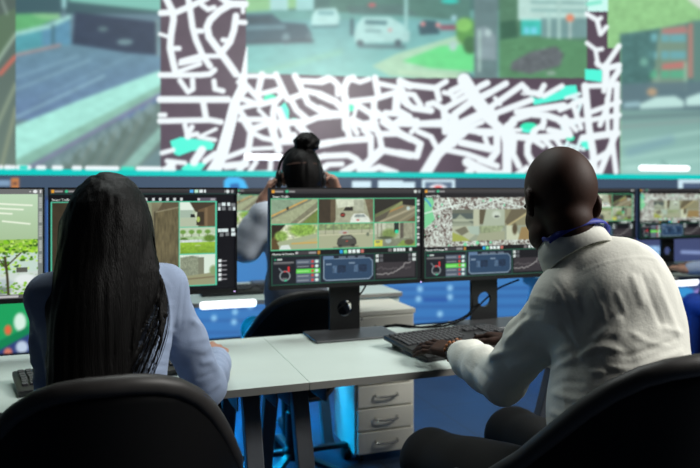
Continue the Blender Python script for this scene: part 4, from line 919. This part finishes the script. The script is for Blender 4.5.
def hand(F, wrist, fwd, up, side, curl=(14, 22, 14), s=1.0, thumb=.7, spread=1.0, lift=0.0):
    """side +1: the thumb lies towards +(up x fwd); five fingers on a palm"""
    w = np.array(wrist, float); f = N(fwd); n = np.array(up, float); n = N(n-f*(n@f)); t = np.cross(n, f)*side
    P = lambda a, b, c: w+(f*a+t*b+n*c)*s
    offs = [(.090, .030, .046, .027, .021, .0088, 7), (.094, .0102, .050, .031, .022, .0092, 1.5), (.089, -.0098, .046, .029, .021, .0086, -4), (.079, -.0285, .036, .022, .019, .0076, -11)]
    for a, b, *_ in offs: F.cone(P(.004, b*.55, 0), P(a-.006, b*.95, .002), .0165*s, .0125*s, .012)
    F.cone(P(-.03, 0, 0), P(.012, 0, 0), .0235*s, .022*s, .015)
    for a, b, l1, l2, l3, r, sp in offs:
        p = P(a-.008, b, .001); ang = lift; sa = R(sp*spread); q = [p]
        for L_, c_ in zip((l1, l2, l3), curl):
            ang -= R(c_); d = (f*math.cos(sa)+t*math.sin(sa))*math.cos(ang)+n*math.sin(ang); q.append(q[-1]+d*L_*s)
        F.chain(q, [r*1.08*s, r*s, r*.93*s, r*.8*s], .003)
        F.ell(q[1], np.array((r, r, r))*1.08*s, None, .004)
    d = N(f*.75+t*thumb-n*.22); d2 = N(f*1.0+t*thumb*.45-n*.2); p0 = P(.018, .020, -.004); p1 = p0+d*.040*s; p2 = p1+d2*.032*s; p3 = p2+N(f*1.0+t*.15-n*.1)*.024*s
    F.chain([p0, p1, p2, p3], [.016*s, .0125*s, .0108*s, .0085*s], .006)
def arm(F, sh, el, wr, r=(.048, .04, .036, .026), k=.02):
    sh, el, wr = map(np.array, (sh, el, wr)); m = el+(wr-el)*.3
    F.chain([sh, sh+(el-sh)*.45, el, m, wr], [r[0], r[0]*.95, r[1], r[2]*1.05, r[3]], k)

def ring_band(name, c, M, prof, m, parent=None, n=56, gap=0.0, a0=None, a1=None):
    """closed or open band round a neck: prof = list of (radius x, radius y, height)"""
    V = []; c = np.array(c, float)
    for i in range(n+1):
        a = (R(a0)+(R(a1)-R(a0))*i/n) if a0 is not None else math.pi/2+gap/2+(2*math.pi-gap)*i/n
        for rx, ry, z in prof:
            V.append(c+M @ np.array([rx*math.cos(a), ry*math.sin(a), z]))
    k = len(prof); F = [(i*k+j, (i+1)*k+j, (i+1)*k+j+1, i*k+j+1) for i in range(n) for j in range(k-1)]
    me = np_mesh(name, V, F); me.materials.append(m); o = link(name, me, None, parent)
    so = o.modifiers.new('thickness', 'SOLIDIFY'); so.thickness = .003; so.offset = 1
    return o

# ---------- skins and cloths
M_skin_d = mat('deep brown skin', (52, 32, 24), .62, noise=.08, nscale=60, bump=.06, bscale=700, spec=.22)
M_skin_m = mat('tan skin', (166, 126, 108), .5, noise=.05, nscale=60, sss=.05)
M_hair = mat('black hair', (8, 7, 7), .5, noise=.3, nscale=30, bump=.25, bscale=60, stretch=(8, 8, .35), spec=.14)
M_white_cloth = mat('white shirt cotton', (222, 222, 212), .85, noise=.03, nscale=30, bump=.09, bscale=170, sheen=.1)
M_bluegrey = mat('light blue shirt cotton', (146, 162, 190), .85, noise=.04, nscale=40, bump=.15, bscale=420, sheen=.1)
M_greycloth = mat('pale grey blouse', (176, 184, 196), .85, noise=.04, nscale=40)
M_trouser = mat('black trousers', (6, 6, 7), .95, noise=.1, nscale=60)
M_shoe = mat('black shoes', (15, 14, 14), .4)
M_lan = mat('royal blue lanyard', (24, 44, 150), .6, noise=.08, nscale=200)

def legs(F, hips, knees, ankles, rt, k=.03):
    for h_, kn, an in zip(hips, knees, ankles):
        F.chain([h_, kn], [rt, rt*.72], k); F.chain([kn, an], [rt*.70, rt*.45], k)
def shoe(parent, an, yaw=0):
    an = np.array(an, float); F = Field(an-[.12, .16, .12], an+[.12, .26, .08], .006)
    d = np.array([math.sin(-R(yaw)), math.cos(R(yaw)), 0])
    z = .034-an[2]
    F.cone(an+[0, 0, z]-d*.03, an+d*.14+[0, 0, z-.006], .034, .028, .02); F.cone(an+[0, 0, z]-d*.02, an+[0, 0, .02], .034, .036, .03)
    F.build('shoe', M_shoe, parent)

# cloth folds, measured on the photo as (path, width, height in mm); the cloth itself is pushed out and in along its normals
MAN_FOLDS = [
 ([(566,285),(582,272),(611,261),(643,257),(662,262)],2.2,1.8),([(549,279),(558,291),(568,311),(577,340)],2.5,2.2),([(553,276),(562,290),(572,310),(581,338)],2,-1.2),
 ([(572,292),(581,316)],5,3),([(590,283),(602,312)],5,2.6),([(631,272),(644,308)],6,4),([(651,267),(667,307),(681,342)],6,5),([(641,270),(654,306),(664,330)],5,-4),
 ([(578,362),(606,331),(625,315)],7,6),([(584,340),(602,324),(614,314)],6,-2.5),([(560,366),(598,348),(625,352)],6,5),([(570,352),(600,340),(618,338)],5,-4),([(604,366),(631,369),(659,360),(686,350)],6,5),([(620,358),(648,350),(680,338)],5,-4),
 ([(661,327),(685,334)],5,4),([(612,378),(640,372),(668,368)],5,4),([(628,330),(648,342),(672,346)],5,3),([(590,372),(606,372)],5,4),
 ([(474,365),(505,352),(533,348)],7,5),([(480,350),(509,334),(535,315)],7,5),([(490,346),(514,326),(528,312)],5,-4),([(464,364),(484,388),(493,401)],5,5),([(472,362),(492,382),(503,398)],5,-4),([(458,376),(472,400)],4,3.5),
 ([(511,366),(545,356),(572,346)],7,6),([(520,378),(548,366),(574,352)],5,-5),([(576,350),(541,378),(517,401)],7,6),([(530,296),(548,300),(560,306)],5,3),([(520,322),(544,322),(562,330)],6,4),([(524,308),(545,311)],5,-3),
 ([(560,364),(564,396),(566,425)],2.5,2),([(548,392),(570,398),(596,402)],6,4),([(546,410),(566,418),(584,424)],5,4),([(588,384),(566,382),(550,388)],5,-3),([(600,300),(606,322)],4,2),([(616,290),(628,318)],5,3),([(560,320),(572,342),(578,362)],5,-4)]
WOMAN_FOLDS = [([(134,322),(155,327),(178,332)],3.5,4),([(136,329),(156,334),(176,338)],3,-3),([(132,342),(155,341),(176,345)],4,3.5),([(132,350),(176,352)],3,-3),([(132,359),(172,363)],3.5,3.5),([(134,369),(170,370)],4,3),
 ([(182,276),(180,301),(177,334)],2,2),([(186,276),(184,301),(181,334)],2,-1.5),([(140,300),(160,306),(176,304)],5,2.5),([(192,320),(206,326)],4,4),([(190,342),(208,338)],5,3),([(200,364),(222,358)],5,4),([(196,380),(216,372)],4,-3),([(204,394),(222,382)],4,4),([(160,276),(172,290)],4,2),([(150,312),(168,322)],4,-2.5)]
def creases(o, folds):
    me = o.data; n = len(me.vertices)
    v = np.empty(n*3, np.float32); me.vertices.foreach_get('co', v); v = v.reshape(-1, 3).astype(float)
    nn = np.empty(n*3, np.float32); me.vertices.foreach_get('normal', nn); nn = nn.reshape(-1, 3)
    d = v[:, 0]*SY+v[:, 1]*CY; a = v[:, 0]*CY-v[:, 1]*SY
    px = CXP+FPX*a/d; py = HZ-(v[:, 2]-CAMZ)*FPX/d
    to = np.array([0, 0, CAMZ])-v; to /= np.linalg.norm(to, axis=1)[:, None]
    fc = np.clip((nn*to).sum(1)*2.2, 0, 1)
    out = np.zeros(n)
    for pts, w, amp in folds:
        P = np.array(spline(pts, 6)); D = np.full(n, 1e9); m = len(P)-1
        for i in range(m):
            b = P[i+1]-P[i]; L = max(b @ b, 1e-9)
            t = np.clip(((px-P[i, 0])*b[0]+(py-P[i, 1])*b[1])/L, 0, 1)
            q = np.hypot(px-P[i, 0]-t*b[0], py-P[i, 1]-t*b[1])
            s = (i+t)/m; tap = np.clip(np.minimum(s, 1-s)*5, .0, 1)
            D = np.minimum(D, q+(1-tap)*w*.8)
        out += amp*.0008*(np.exp(-(D/(w*.62))**2)-.35*np.exp(-(D/(w*1.5))**2))
    v += nn*(out*fc)[:, None]
    me.vertices.foreach_set('co', v.astype(np.float32).ravel()); me.update()
    return o

def man():
    p = empty('person'); tag(p, 'bald man in a white shirt typing at the desk, seen from behind', 'person')
    lo, hi = (.55, .75, .0), (1.55, 2.3, 1.45)
    hips = [(.93, 1.14, .61), (1.13, 1.14, .60)]; knees = [(.822, 1.66, .545), (1.12, 1.72, .55)]; ank = [(.86, 1.62, .10), (1.14, 1.72, .10)]
    SH = [(.925, 1.225, 1.045), (1.165, 1.30, 1.05)]; EL = [(.928, 1.478, .802), (1.245, 1.56, .83)]; WR = [(.968, 1.775, .797), (1.205, 1.85, .797)]
    hc = (.956, 1.288, 1.253)
    B = Field(lo, hi, .0042)
    L, M = head(B, hc, -9, -23, 2, .97)
    B.cone(L(0, -.03, -.06), (.985, 1.245, 1.12), .050, .052, .015); B.cone((.985, 1.245, 1.12), (1.03, 1.20, 1.03), .054, .08, .03)
    B.ell((1.035, 1.215, .98), (.122, .082, .15), rotm(12, -12), .03); B.ell((1.03, 1.16, .76), (.115, .085, .2), rotm(6, -6), .04); B.ell((1.03, 1.11, .60), (.15, .12, .09), None, .04)
    for q in (0, 1): B.cone((1.035, 1.225, 1.06), SH[q], .058, .042, .03); arm(B, SH[q], EL[q], WR[q], (.046, .038, .035, .025))
    legs(B, hips, knees, ank, .078)
    for a in ank: B.cone((a[0], a[1]-.02, .05), (a[0], a[1]+.13, .035), .03, .022, .02)
    hand(B, WR[0]+np.array((0, .01, 0)), (-.38, 1, .02), (-.25, 0, 1), -1, (7, 14, 10), .98, .75, 1.35)
    hand(B, WR[1]+np.array((0, .01, .004)), (-.28, 1, -.02), (.15, 0, 1), 1, (16, 24, 16), .95, .7, 1.0)
    B.build('body', M_skin_d, p)
    # shirt
    T = Field((.55, .78, .42), (1.55, 1.95, 1.30), .005)
    T.ell((1.045, 1.195, .98), (.158, .122, .175), rotm(14, -14), .03); T.ell((1.022, 1.16, .79), (.165, .145, .22), rotm(8, -8), .05); T.ell((1.03, 1.13, .625), (.162, .15, .12), None, .05)
    T.ell((1.035, 1.172, 1.072), (.115, .08, .082), rotm(14, -25), .04)
    T.cone((.980, 1.240, 1.122), (1.03, 1.19, 1.05), .069, .095, .03)
    RA = [(.060, .058, .056, .045), (.060, .058, .055, .046)]
    for q in (0, 1):
        T.cone((1.045, 1.20, 1.085), SH[q], .078, .060, .04)
        sh, el, wr = map(np.array, (SH[q], EL[q], WR[q])); r = RA[q]
        T.chain([sh, sh+(el-sh)*.5, el, el+(wr-el)*.35, el+(wr-el)*.72, el+(wr-el)*.93], [r[0], r[1], r[1]-.002, r[2]-.001, .049, .042], .03)
        T.cone(el+(wr-el)*.74, el+(wr-el)*.97, .040, .0375, .006)      # cuff
        el2 = el+(wr-el)*.16
        for j in range(3): T.ell(el+(wr-el)*(.55+.1*j)+[.01, 0, .012*(-1)**j], (.046, .014, .046), rotm(q*20-10, 12*(-1)**j), .012)   # gathered sleeve
        for j in range(2):
            T.ell(sh+(el-sh)*(.45+.22*j), (.071-.002*j, .07, .012), rotm(20, -38+20*j, 15), .014)
    T.warp(.004, (16, 16, 7), 5); T.warp(.0016, (45, 45, 22), 8)
    T.cone(L(0, -.03, -.06), (.982, 1.245, 1.15), .052, .056, .004, True)
    sh_ = T.build('shirt', M_white_cloth, p)
    creases(sh_, MAN_FOLDS)
    # collar: stands round the neck, lower at the throat
    Mc = rotm(10, -38, 0); cc = (.972, 1.252, 1.140)
    ring_band('collar', cc, Mc, [(.064, .070, -.015), (.064, .070, .030), (.069, .075, .036), (.075, .081, .022), (.080, .087, -.026)], M_white_cloth, sh_, gap=.5)
    sr = Field((.55, .9, .0), (1.4, 1.95, .78), .006)
    sr.ell((1.03, 1.11, .60), (.165, .145, .10), None, .04); legs(sr, hips, knees, ank, .112); sr.warp(.003, (14, 14, 8), 3)
    sr.build('trousers', M_trouser, p)
    for a in ank: shoe(p, a)
    return p, cc, Mc, WR
pm, CC, MC, WRM = man()
lan = thing('lanyard', 'royal blue lanyard round the white shirt collar', 'lanyard', (0, 0, 0))
ring_band('strap', CC, MC, [(.0845, .0905, .014), (.083, .089, .0225), (.0795, .0855, .0275)], M_lan, lan, a0=192, a1=372)
for sg_, t_ in ((-1, 192), (1, 372)):      # each end dips over the collar edge and hangs down the chest
    f = lambda r, da, z: np.array(CC)+MC @ np.array([r*math.cos(R(t_+sg_*da)), r*1.07*math.sin(R(t_+sg_*da)), z])
    MB().tube(spline([f(.0835, -2, .022), f(.078, 7, .034), f(.066, 16, .040), f(.058, 28, .022), f(.057, 60, -.01), f(.062, 92, -.03), np.array((.985+.01*sg_, 1.345, 1.03)), np.array((.985+.008*sg_, 1.36, .93))], 6), .0042, 8).build('hanging_strap', M_lan, lan, True)
M_bead = mat('amber wooden bead', (150, 88, 40), .35, noise=.25, nscale=90); M_bead2 = mat('dark wooden bead', (54, 34, 24), .35, noise=.2, nscale=90)
br_ = thing('bracelet', 'bracelet of amber and dark wooden beads on the bald man\'s wrist', 'bracelet', tuple(WRM[0]))
for row, (dy, mm) in enumerate(((.012, M_bead), (-.002, M_bead2))):
    for k in range(17):
        a = 2*math.pi*k/17+row*.2
        MB().ball((.0345*math.cos(a), dy+.01-.003*math.sin(a), .003+.0325*math.sin(a)), .0062, 10).build('bead', mm if k % 5 else (M_bead if row else M_bead2), br_, True)

# ---------- long-haired woman
def hair_strands(F, root, n, seed, spread, length, r=.0016): pass
def woman():
    p = empty('person'); tag(p, 'woman with long black hair in a light blue shirt, seen from behind', 'person')
    hc = (.0, 1.562, 1.194)
    SH = [(-.116, 1.545, 1.055), (.112, 1.56, 1.065)]; EL = [(-.105, 1.67, .815), (.218, 1.675, .80)]; WR = [(-.045, 1.91, .785), (.285, 1.93, .80)]
    hips = [(-.085, 1.50, .565), (.085, 1.50, .565)]; knees = [(-.10, 1.96, .55), (.10, 1.96, .55)]; ank = [(-.10, 1.97, .10), (.10, 1.97, .10)]
    B = Field((-.4, 1.25, 0), (.5, 2.35, 1.42), .0042)
    L, M = head(B, hc, 4, -10, 0, .90, True)
    B.cone(L(0, -.03, -.06), (0, 1.535, 1.09), .046, .052, .03); B.ell((0, 1.53, .97), (.115, .08, .15), rotm(0, -6), .03); B.ell((0, 1.50, .77), (.10, .075, .17), None, .04); B.ell((0, 1.49, .60), (.145, .115, .09), None, .04)
    for q in (0, 1): B.cone((0, 1.54, 1.07), SH[q], .055, .042, .03); arm(B, SH[q], EL[q], WR[q], (.037, .031, .029, .021))
    legs(B, hips, knees, ank, .072)
    for a in ank: B.cone((a[0], a[1]-.02, .05), (a[0], a[1]+.11, .033), .026, .02, .02)
    hand(B, np.array(WR[0])+(0, .008, 0), (.05, 1, -.02), (0, 0, 1), -1, (14, 20, 14), .86)
    hand(B, np.array(WR[1])+(0, .008, 0), (.16, 1, .16), (.35, 0, 1), 1, (12, 20, 14), .9)
    B.build('body', M_skin_m, p)
    T = Field((-.4, 1.3, .45), (.45, 2.05, 1.18), .005)
    T.ell((0, 1.525, .975), (.130, .098, .165), rotm(0, -6), .03); T.ell((0, 1.50, .80), (.122, .092, .19), None, .04); T.ell((0, 1.49, .62), (.155, .13, .10), None, .05)
    for q in (0, 1):
        T.cone((0, 1.54, 1.06), SH[q], .056, .047, .04); sh, el, wr = map(np.array, (SH[q], EL[q], WR[q]))
        T.chain([sh, sh+(el-sh)*.5, el, el+(wr-el)*.4, el+(wr-el)*.8, el+(wr-el)*.95], [.047, .047, .048, .046, .040, .036], .022)
        T.cone(el+(wr-el)*.84, el+(wr-el)*.99, .034, .033, .006)
        for j in range(3): T.ell(sh+(el-sh)*(.35+.2*j), (.050, .050, .008), rotm(0, -30+25*(j % 2), 20*(1 if q else -1)), .012)
        for j in range(3): T.ell(el+(wr-el)*(.25+.2*j), (.047, .010, .047), rotm(10*(-1)**j, 14*(-1)**j), .012)
    T.warp(.0032, (18, 18, 14), 15); T.warp(.0012, (50, 50, 40), 18)
    creases(T.build('shirt', M_bluegrey, p), WOMAN_FOLDS)
    sr = Field((-.3, 1.3, 0), (.3, 2.15, .74), .006)
    sr.ell((0, 1.49, .60), (.155, .125, .10), None, .04); legs(sr, hips, knees, ank, .078); sr.build('trousers', M_trouser, p)
    for a in ank: shoe(p, a)
    # hair: cap, long fall down the back, locks over the shoulder
    H = Field((-.2, 1.3, .62), (.24, 1.72, 1.36), .0036)
    H.ell((-.002, 1.557, 1.212), (.085, .113, .104), rotm(4, -8), .01); H.ell((-.006, 1.505, 1.13), (.092, .082, .13), None, .05); H.ell((-.020, 1.475, 1.035), (.084, .06, .135), None, .05)
    H.ell((-.036, 1.445, .90), (.076, .05, .20), rotm(0, 3), .05); H.ell((-.044, 1.425, .79), (.070, .04, .16), None, .03)
    H.chain([(.06, 1.56, 1.20), (.078, 1.53, 1.11), (.088, 1.49, 1.03), (.062, 1.46, .95), (.03, 1.44, .84)], [.028, .02, .016, .010, .006], .02); H.chain([(-.07, 1.56, 1.2), (-.082, 1.54, 1.11), (-.098, 1.50, 1.04), (-.094, 1.47, .94), (-.082, 1.45, .82)], [.028, .021, .020, .018, .014], .02)
    rng = random.Random(11)
    for i in range(46):     # locks that give the fall its strands
        u = rng.uniform(-1, 1); x0 = u*.078; a = rng.uniform(-.008, .008)
        e_ = 0
        q = spline([(x0*.8, 1.50-.03*(1-u*u), 1.24-.03*abs(u)), (x0*1.05+a, 1.435+.03*u*u, 1.11+e_), (x0*1.02-.012+a, 1.413+.03*u*u, .98+e_), (x0*.9-.03+a*2, 1.396+.025*u*u, .84), (x0*.85-.036+a*2, 1.388+.02*u*u, .70)], 4)
        H.strand(q, [.004]+[.0075]*(len(q)-2)+[.004], .008)
    H.ell((.128, 1.44, .885), (.088, .22, .20), rotm(0, 0, 6), .012, True)
    for j in range(6):      # thin locks that sweep over the bare shoulder
        w = j/5; H.strand(spline([(.062+.012*w, 1.525, 1.16), (.080+.020*w, 1.480, 1.10), (.082+.030*w, 1.458, 1.055-.02*w), (.055+.040*w, 1.432, 1.0-.04*w), (.02+.035*w, 1.415, .945-.07*w)], 4), [.004]+[.0032]*14+[.0022, .0012], .003)
    H.warp(.0016, (110, 60, 3.0), 21); H.warp(.0008, (240, 120, 4.0), 22)
    H.cone((0, 1.71, 1.14), (0, 1.60, 1.145), .072, .048, .01, True)
    hr = H.build('hair', M_hair, p)
    st = MB()
    for i in range(330):
        u = rng.uniform(-1, 1); e = abs(u)**.6*(1 if u > 0 else -1); w = rng.uniform(0, 1)
        if i % 7 == 0:      # over the near shoulder
            b0 = (.055+.025*w, 1.52, 1.22); q = [b0, (.080+.012*w, 1.50, 1.12), (.086+.024*w, 1.472, 1.08), (.084+.036*w, 1.452, 1.04-.03*w), (.055+.045*w, 1.428, .985-.05*w), (.015+.05*w+rng.uniform(-.015, .015), 1.41, .92-.09*rng.random())]
        else:
            q = [(e*.072, 1.49, 1.24), (e*.094, 1.446+.05*abs(e), 1.12), (e*.098-.016, 1.426+.045*abs(e), 1.0), (e*.080-.034+rng.uniform(-.008, .008), 1.405+.03*abs(e), .86), (e*.072-.042+rng.uniform(-.012, .012), 1.39+.02*abs(e), .70)]
        if i % 7: q = q[:2]+[(min(a_, .036+.008*w-.02*k_), b_, c_) for k_, (a_, b_, c_) in enumerate(q[2:])]
        st.tube(spline(q, 5), [.0008 if i % 7 else .0006]*(5*(len(q)-1))+[.0003], 4)
    st.build('loose_strands', M_hair, hr, True)
    return p
woman()

# ---------- woman with the bun, hands on her headset
def bun_woman():
    p = empty('person'); tag(p, 'woman with a hair bun in a pale grey blouse, hands raised to her headset', 'person')
    hc = (.797, 2.90, 1.335)
    SH = [(.645, 2.90, 1.165), (.935, 2.90, 1.165)]; EL = [(.565, 2.955, 1.02), (1.04, 2.99, 1.04)]; WR = [(.636, 2.93, 1.235), (.985, 2.95, 1.262)]
    hips = [(.70, 2.98, .575), (.87, 2.98, .575)]; knees = [(.69, 3.42, .57), (.88, 3.42, .57)]; ank = [(.69, 3.44, .1), (.88, 3.44, .1)]
    B = Field((.45, 2.72, 0), (1.15, 3.68, 1.55), .0045)
    L, M = head(B, hc, -6, -2, 0, .97, True)
    B.cone(L(0, -.03, -.06), (.78, 2.89, 1.19), .047, .054, .03); B.ell((.785, 2.90, 1.05), (.125, .085, .16), None, .03); B.ell((.785, 2.93, .83), (.11, .08, .2), None, .04); B.ell((.785, 2.96, .60), (.15, .12, .09), None, .04)
    for q in (0, 1): B.cone((.785, 2.90, 1.15), SH[q], .058, .045, .03); arm(B, SH[q], EL[q], WR[q], (.038, .033, .031, .024))
    legs(B, hips, knees, ank, .074)
    for a in ank: B.cone((a[0], a[1]-.02, .05), (a[0], a[1]+.11, .033), .026, .02, .02)
    hand(B, WR[0], (.45, -.05, 1), (-1, .2, .45), 1, (30, 40, 26), .92, .6); hand(B, WR[1], (-.42, -.05, 1), (1, .2, .42), -1, (42, 50, 30), .92, .6)
    B.build('body', M_skin_m, p)
    T = Field((.42, 2.7, .45), (1.18, 3.2, 1.32), .006)
    T.ell((.785, 2.90, 1.05), (.15, .105, .18), None, .03); T.ell((.785, 2.93, .83), (.145, .105, .22), None, .04); T.ell((.785, 2.96, .62), (.16, .135, .10), None, .04)
    for q in (0, 1):
        T.cone((.785, 2.90, 1.15), SH[q], .062, .056, .03); sh, el, wr = map(np.array, (SH[q], EL[q], WR[q]))
        T.chain([sh, sh+(el-sh)*.5, el, el+(wr-el)*.35, el+(wr-el)*.72], [.06, .06, .06, .054, .042], .025)
        for j in range(3): T.ell(el+(wr-el)*(.15+.2*j), (.058-.003*j, .058-.003*j, .009), rotm(0, 10*(-1)**j, 15), .012)
    T.warp(.004, (16, 16, 10), 31)
    T.build('blouse', M_greycloth, p)
    sr = Field((.5, 2.75, 0), (1.08, 3.6, .75), .006); sr.ell((.785, 2.96, .60), (.16, .13, .10), None, .04); legs(sr, hips, knees, ank, .08); sr.build('trousers', M_trouser, p)
    for a in ank: shoe(p, a)
    H = Field((.6, 2.72, 1.18), (.95, 3.05, 1.62), .0036)
    c = np.array(hc)
    H.ell(c+[0, -.012, .035], (.086, .104, .096), M, .01); H.ell(c+[0, -.05, -.01], (.080, .066, .085), M, .02); H.ell(c+[0, -.06, -.06], (.062, .045, .05), M, .02)
    H.ell(c+[.018, -.03, .148], (.055, .052, .045), None, .01)
    for k in range(7):
        a = k*.9; H.chain([c+[.018+.046*math.cos(a), -.03+.046*math.sin(a), .128], c+[.018+.048*math.cos(a+.9), -.03+.048*math.sin(a+.9), .155], c+[.018+.022*math.cos(a+1.8), -.03+.022*math.sin(a+1.8), .184]], [.010, .011, .007], .006)
    H.warp(.002, (60, 60, 14), 33); H.cone(c+[0, .16, -.03], c+[0, .05, -.02], .08, .05, .01, True)
    H.build('hair', M_hair, p)
    hb = MB(); pts = [np.array(L(.080*math.cos(a), -.035+.080*math.sin(a), .042-.012*math.sin(a))) for a in np.linspace(math.pi*1.13, math.pi*1.87, 24)]
    hb.tube(pts, .0035, 8).build('hair_tie', mat('brown hair band', (84, 56, 46), .6), p, True)
    return L, M
LB, MBn = bun_woman()
hs = thing('headset', 'black headset over the ears of the woman with the bun', 'headset', (0, 0, 0))
q = MB(); pts = [LB(.104*math.cos(a), .012, -.005+.142*math.sin(a)) for a in np.linspace(0.05, math.pi-.05, 36)]
q.tube(pts, .006, 8).build('headband', M_black, hs, True)
for s_ in (-1, 1):
    F = Field(np.array(LB(s_*.098, 0, -.012))-.07, np.array(LB(s_*.098, 0, -.012))+.07, .004)
    F.ell(LB(s_*.100, .0, -.012), (.017, .036, .042), MBn, .01); F.build('ear_cup', M_black, hs)

# ---------- fourth operator: only hands and a sleeve reach into the picture
def far_operator():
    p = empty('person'); tag(p, 'person at the far right desk, only hands and blue sleeve in view', 'person')
    hc = (3.46, 2.95, 1.27); SH = [(3.33, 2.92, 1.06), (3.60, 2.92, 1.08)]; EL = [(3.31, 3.06, .825), (3.70, 3.1, .84)]; WR = [(3.20, 3.23, .79), (3.44, 3.33, .795)]
    hips = [(3.36, 2.86, .575), (3.55, 2.86, .575)]; knees = [(3.36, 3.3, .56), (3.56, 3.3, .56)]; ank = [(3.36, 3.32, .1), (3.56, 3.32, .1)]
    B = Field((3.05, 2.6, 0), (3.9, 3.65, 1.45), .005)
    L, M = head(B, hc, 0, -8, 0, .95)
    B.cone(L(0, -.03, -.06), (3.46, 2.91, 1.12), .05, .06, .03); B.ell((3.46, 2.90, 1.0), (.13, .09, .17), None, .03); B.ell((3.46, 2.87, .8), (.12, .09, .2), None, .04); B.ell((3.46, 2.84, .60), (.15, .12, .09), None, .04)
    for q in (0, 1): B.cone((3.46, 2.91, 1.08), SH[q], .06, .046, .03); arm(B, SH[q], EL[q], WR[q], (.04, .035, .033, .025))
    legs(B, hips, knees, ank, .075)
    hand(B, WR[0], (.03, 1, .02), (0, 0, 1), -1, (14, 20, 14), .95); hand(B, WR[1], (-.2, 1, .02), (0, 0, 1), 1, (14, 20, 14), .95)
    B.build('body', M_skin_m, p)
    T = Field((3.05, 2.6, .45), (3.9, 3.45, 1.28), .007)
    T.ell((3.46, 2.90, 1.0), (.155, .11, .19), None, .03); T.ell((3.46, 2.87, .8), (.15, .115, .22), None, .04); T.ell((3.46, 2.84, .62), (.165, .14, .10), None, .04)
    for q in (0, 1):
        T.cone((3.46, 2.91, 1.08), SH[q], .068, .058, .03); sh, el, wr = map(np.array, (SH[q], EL[q], WR[q]))
        T.chain([sh, el, el+(wr-el)*.8], [.058, .052, .038], .025)
    T.build('shirt', M_bluegrey, p)
    sr = Field((3.1, 2.6, 0), (3.85, 3.55, .75), .007); sr.ell((3.46, 2.84, .60), (.165, .135, .10), None, .04); legs(sr, hips, knees, ank, .086); sr.build('trousers', mat('blue jeans', (34, 74, 168), .85, noise=.1, nscale=90), p)
    for a in ank: shoe(p, a)
    p.location.x = .10
    H = Field((3.3, 2.8, 1.2), (3.62, 3.1, 1.45), .006); H.ell(np.array(hc)+[0, -.02, .045], (.08, .098, .085), M, .01); H.build('hair', M_hair, p)
far_operator()

# ------------------------------------------------------------------ light
def area(name, loc, target, size, power, col, sy=None):
    l = bpy.data.lights.new(name, 'AREA'); l.energy = power; l.color = col[:3]; l.size = size
    if sy: l.shape = 'RECTANGLE'; l.size_y = sy
    o = bpy.data.objects.new(name, l); COL.objects.link(o); o.location = loc
    d = Vector(target)-Vector(loc); o.rotation_euler = d.to_track_quat('-Z', 'Y').to_euler()
    return o
area('ceiling_light', (3.3, .2, 3.05), (1.2, 1.6, .9), 1.7, 175, (1, .985, .94), 1.2)
area('ceiling_light', (.6, 2.9, 3.5), (.5, 2.4, .7), 1.8, 48, (.93, 1, .97), .7)
def glow(name, loc, power, col, r=.03):
    l = bpy.data.lights.new(name, 'POINT'); l.energy = power; l.color = col; l.shadow_soft_size = r
    o = bpy.data.objects.new(name, l); COL.objects.link(o); o.location = loc
glow('blue_floor_light', (.88, 3.62, .45), 30, (0, .47, 1))
area('blue_floor_light', (.1, 3.6, .68), (.12, 3.5, 0), 1.1, 60, (0, .42, 1), .2)
glow('blue_floor_light', (2.5, 4.3, .5), 5, (.02, .33, 1))
glow('blue_floor_light', (3.2, 4.6, .5), 8, (.02, .25, 1))
w = bpy.data.worlds.new('room ambient'); S.world = w; w.use_nodes = True
w.node_tree.nodes['Background'].inputs[0].default_value = (.5, .6, .7, 1); w.node_tree.nodes['Background'].inputs[1].default_value = .02

# ------------------------------------------------------------------ camera
cam = bpy.data.cameras.new('camera'); co = bpy.data.objects.new('camera', cam); COL.objects.link(co)
co.location = (0, 0, CAMZ); co.rotation_euler = (R(90), 0, -YAW)
cam.sensor_width = 36; cam.lens = FPX/700*36; cam.shift_y = -45/700
cam.dof.use_dof = True; cam.dof.focus_distance = 1.62; cam.dof.aperture_fstop = 3.2
cam.clip_start = .05
S.camera = co
vs = S.view_settings; vs.view_transform = 'Standard'; vs.look = 'None'; vs.gamma = 1; vs.use_curve_mapping = False; vs.exposure = 0.0
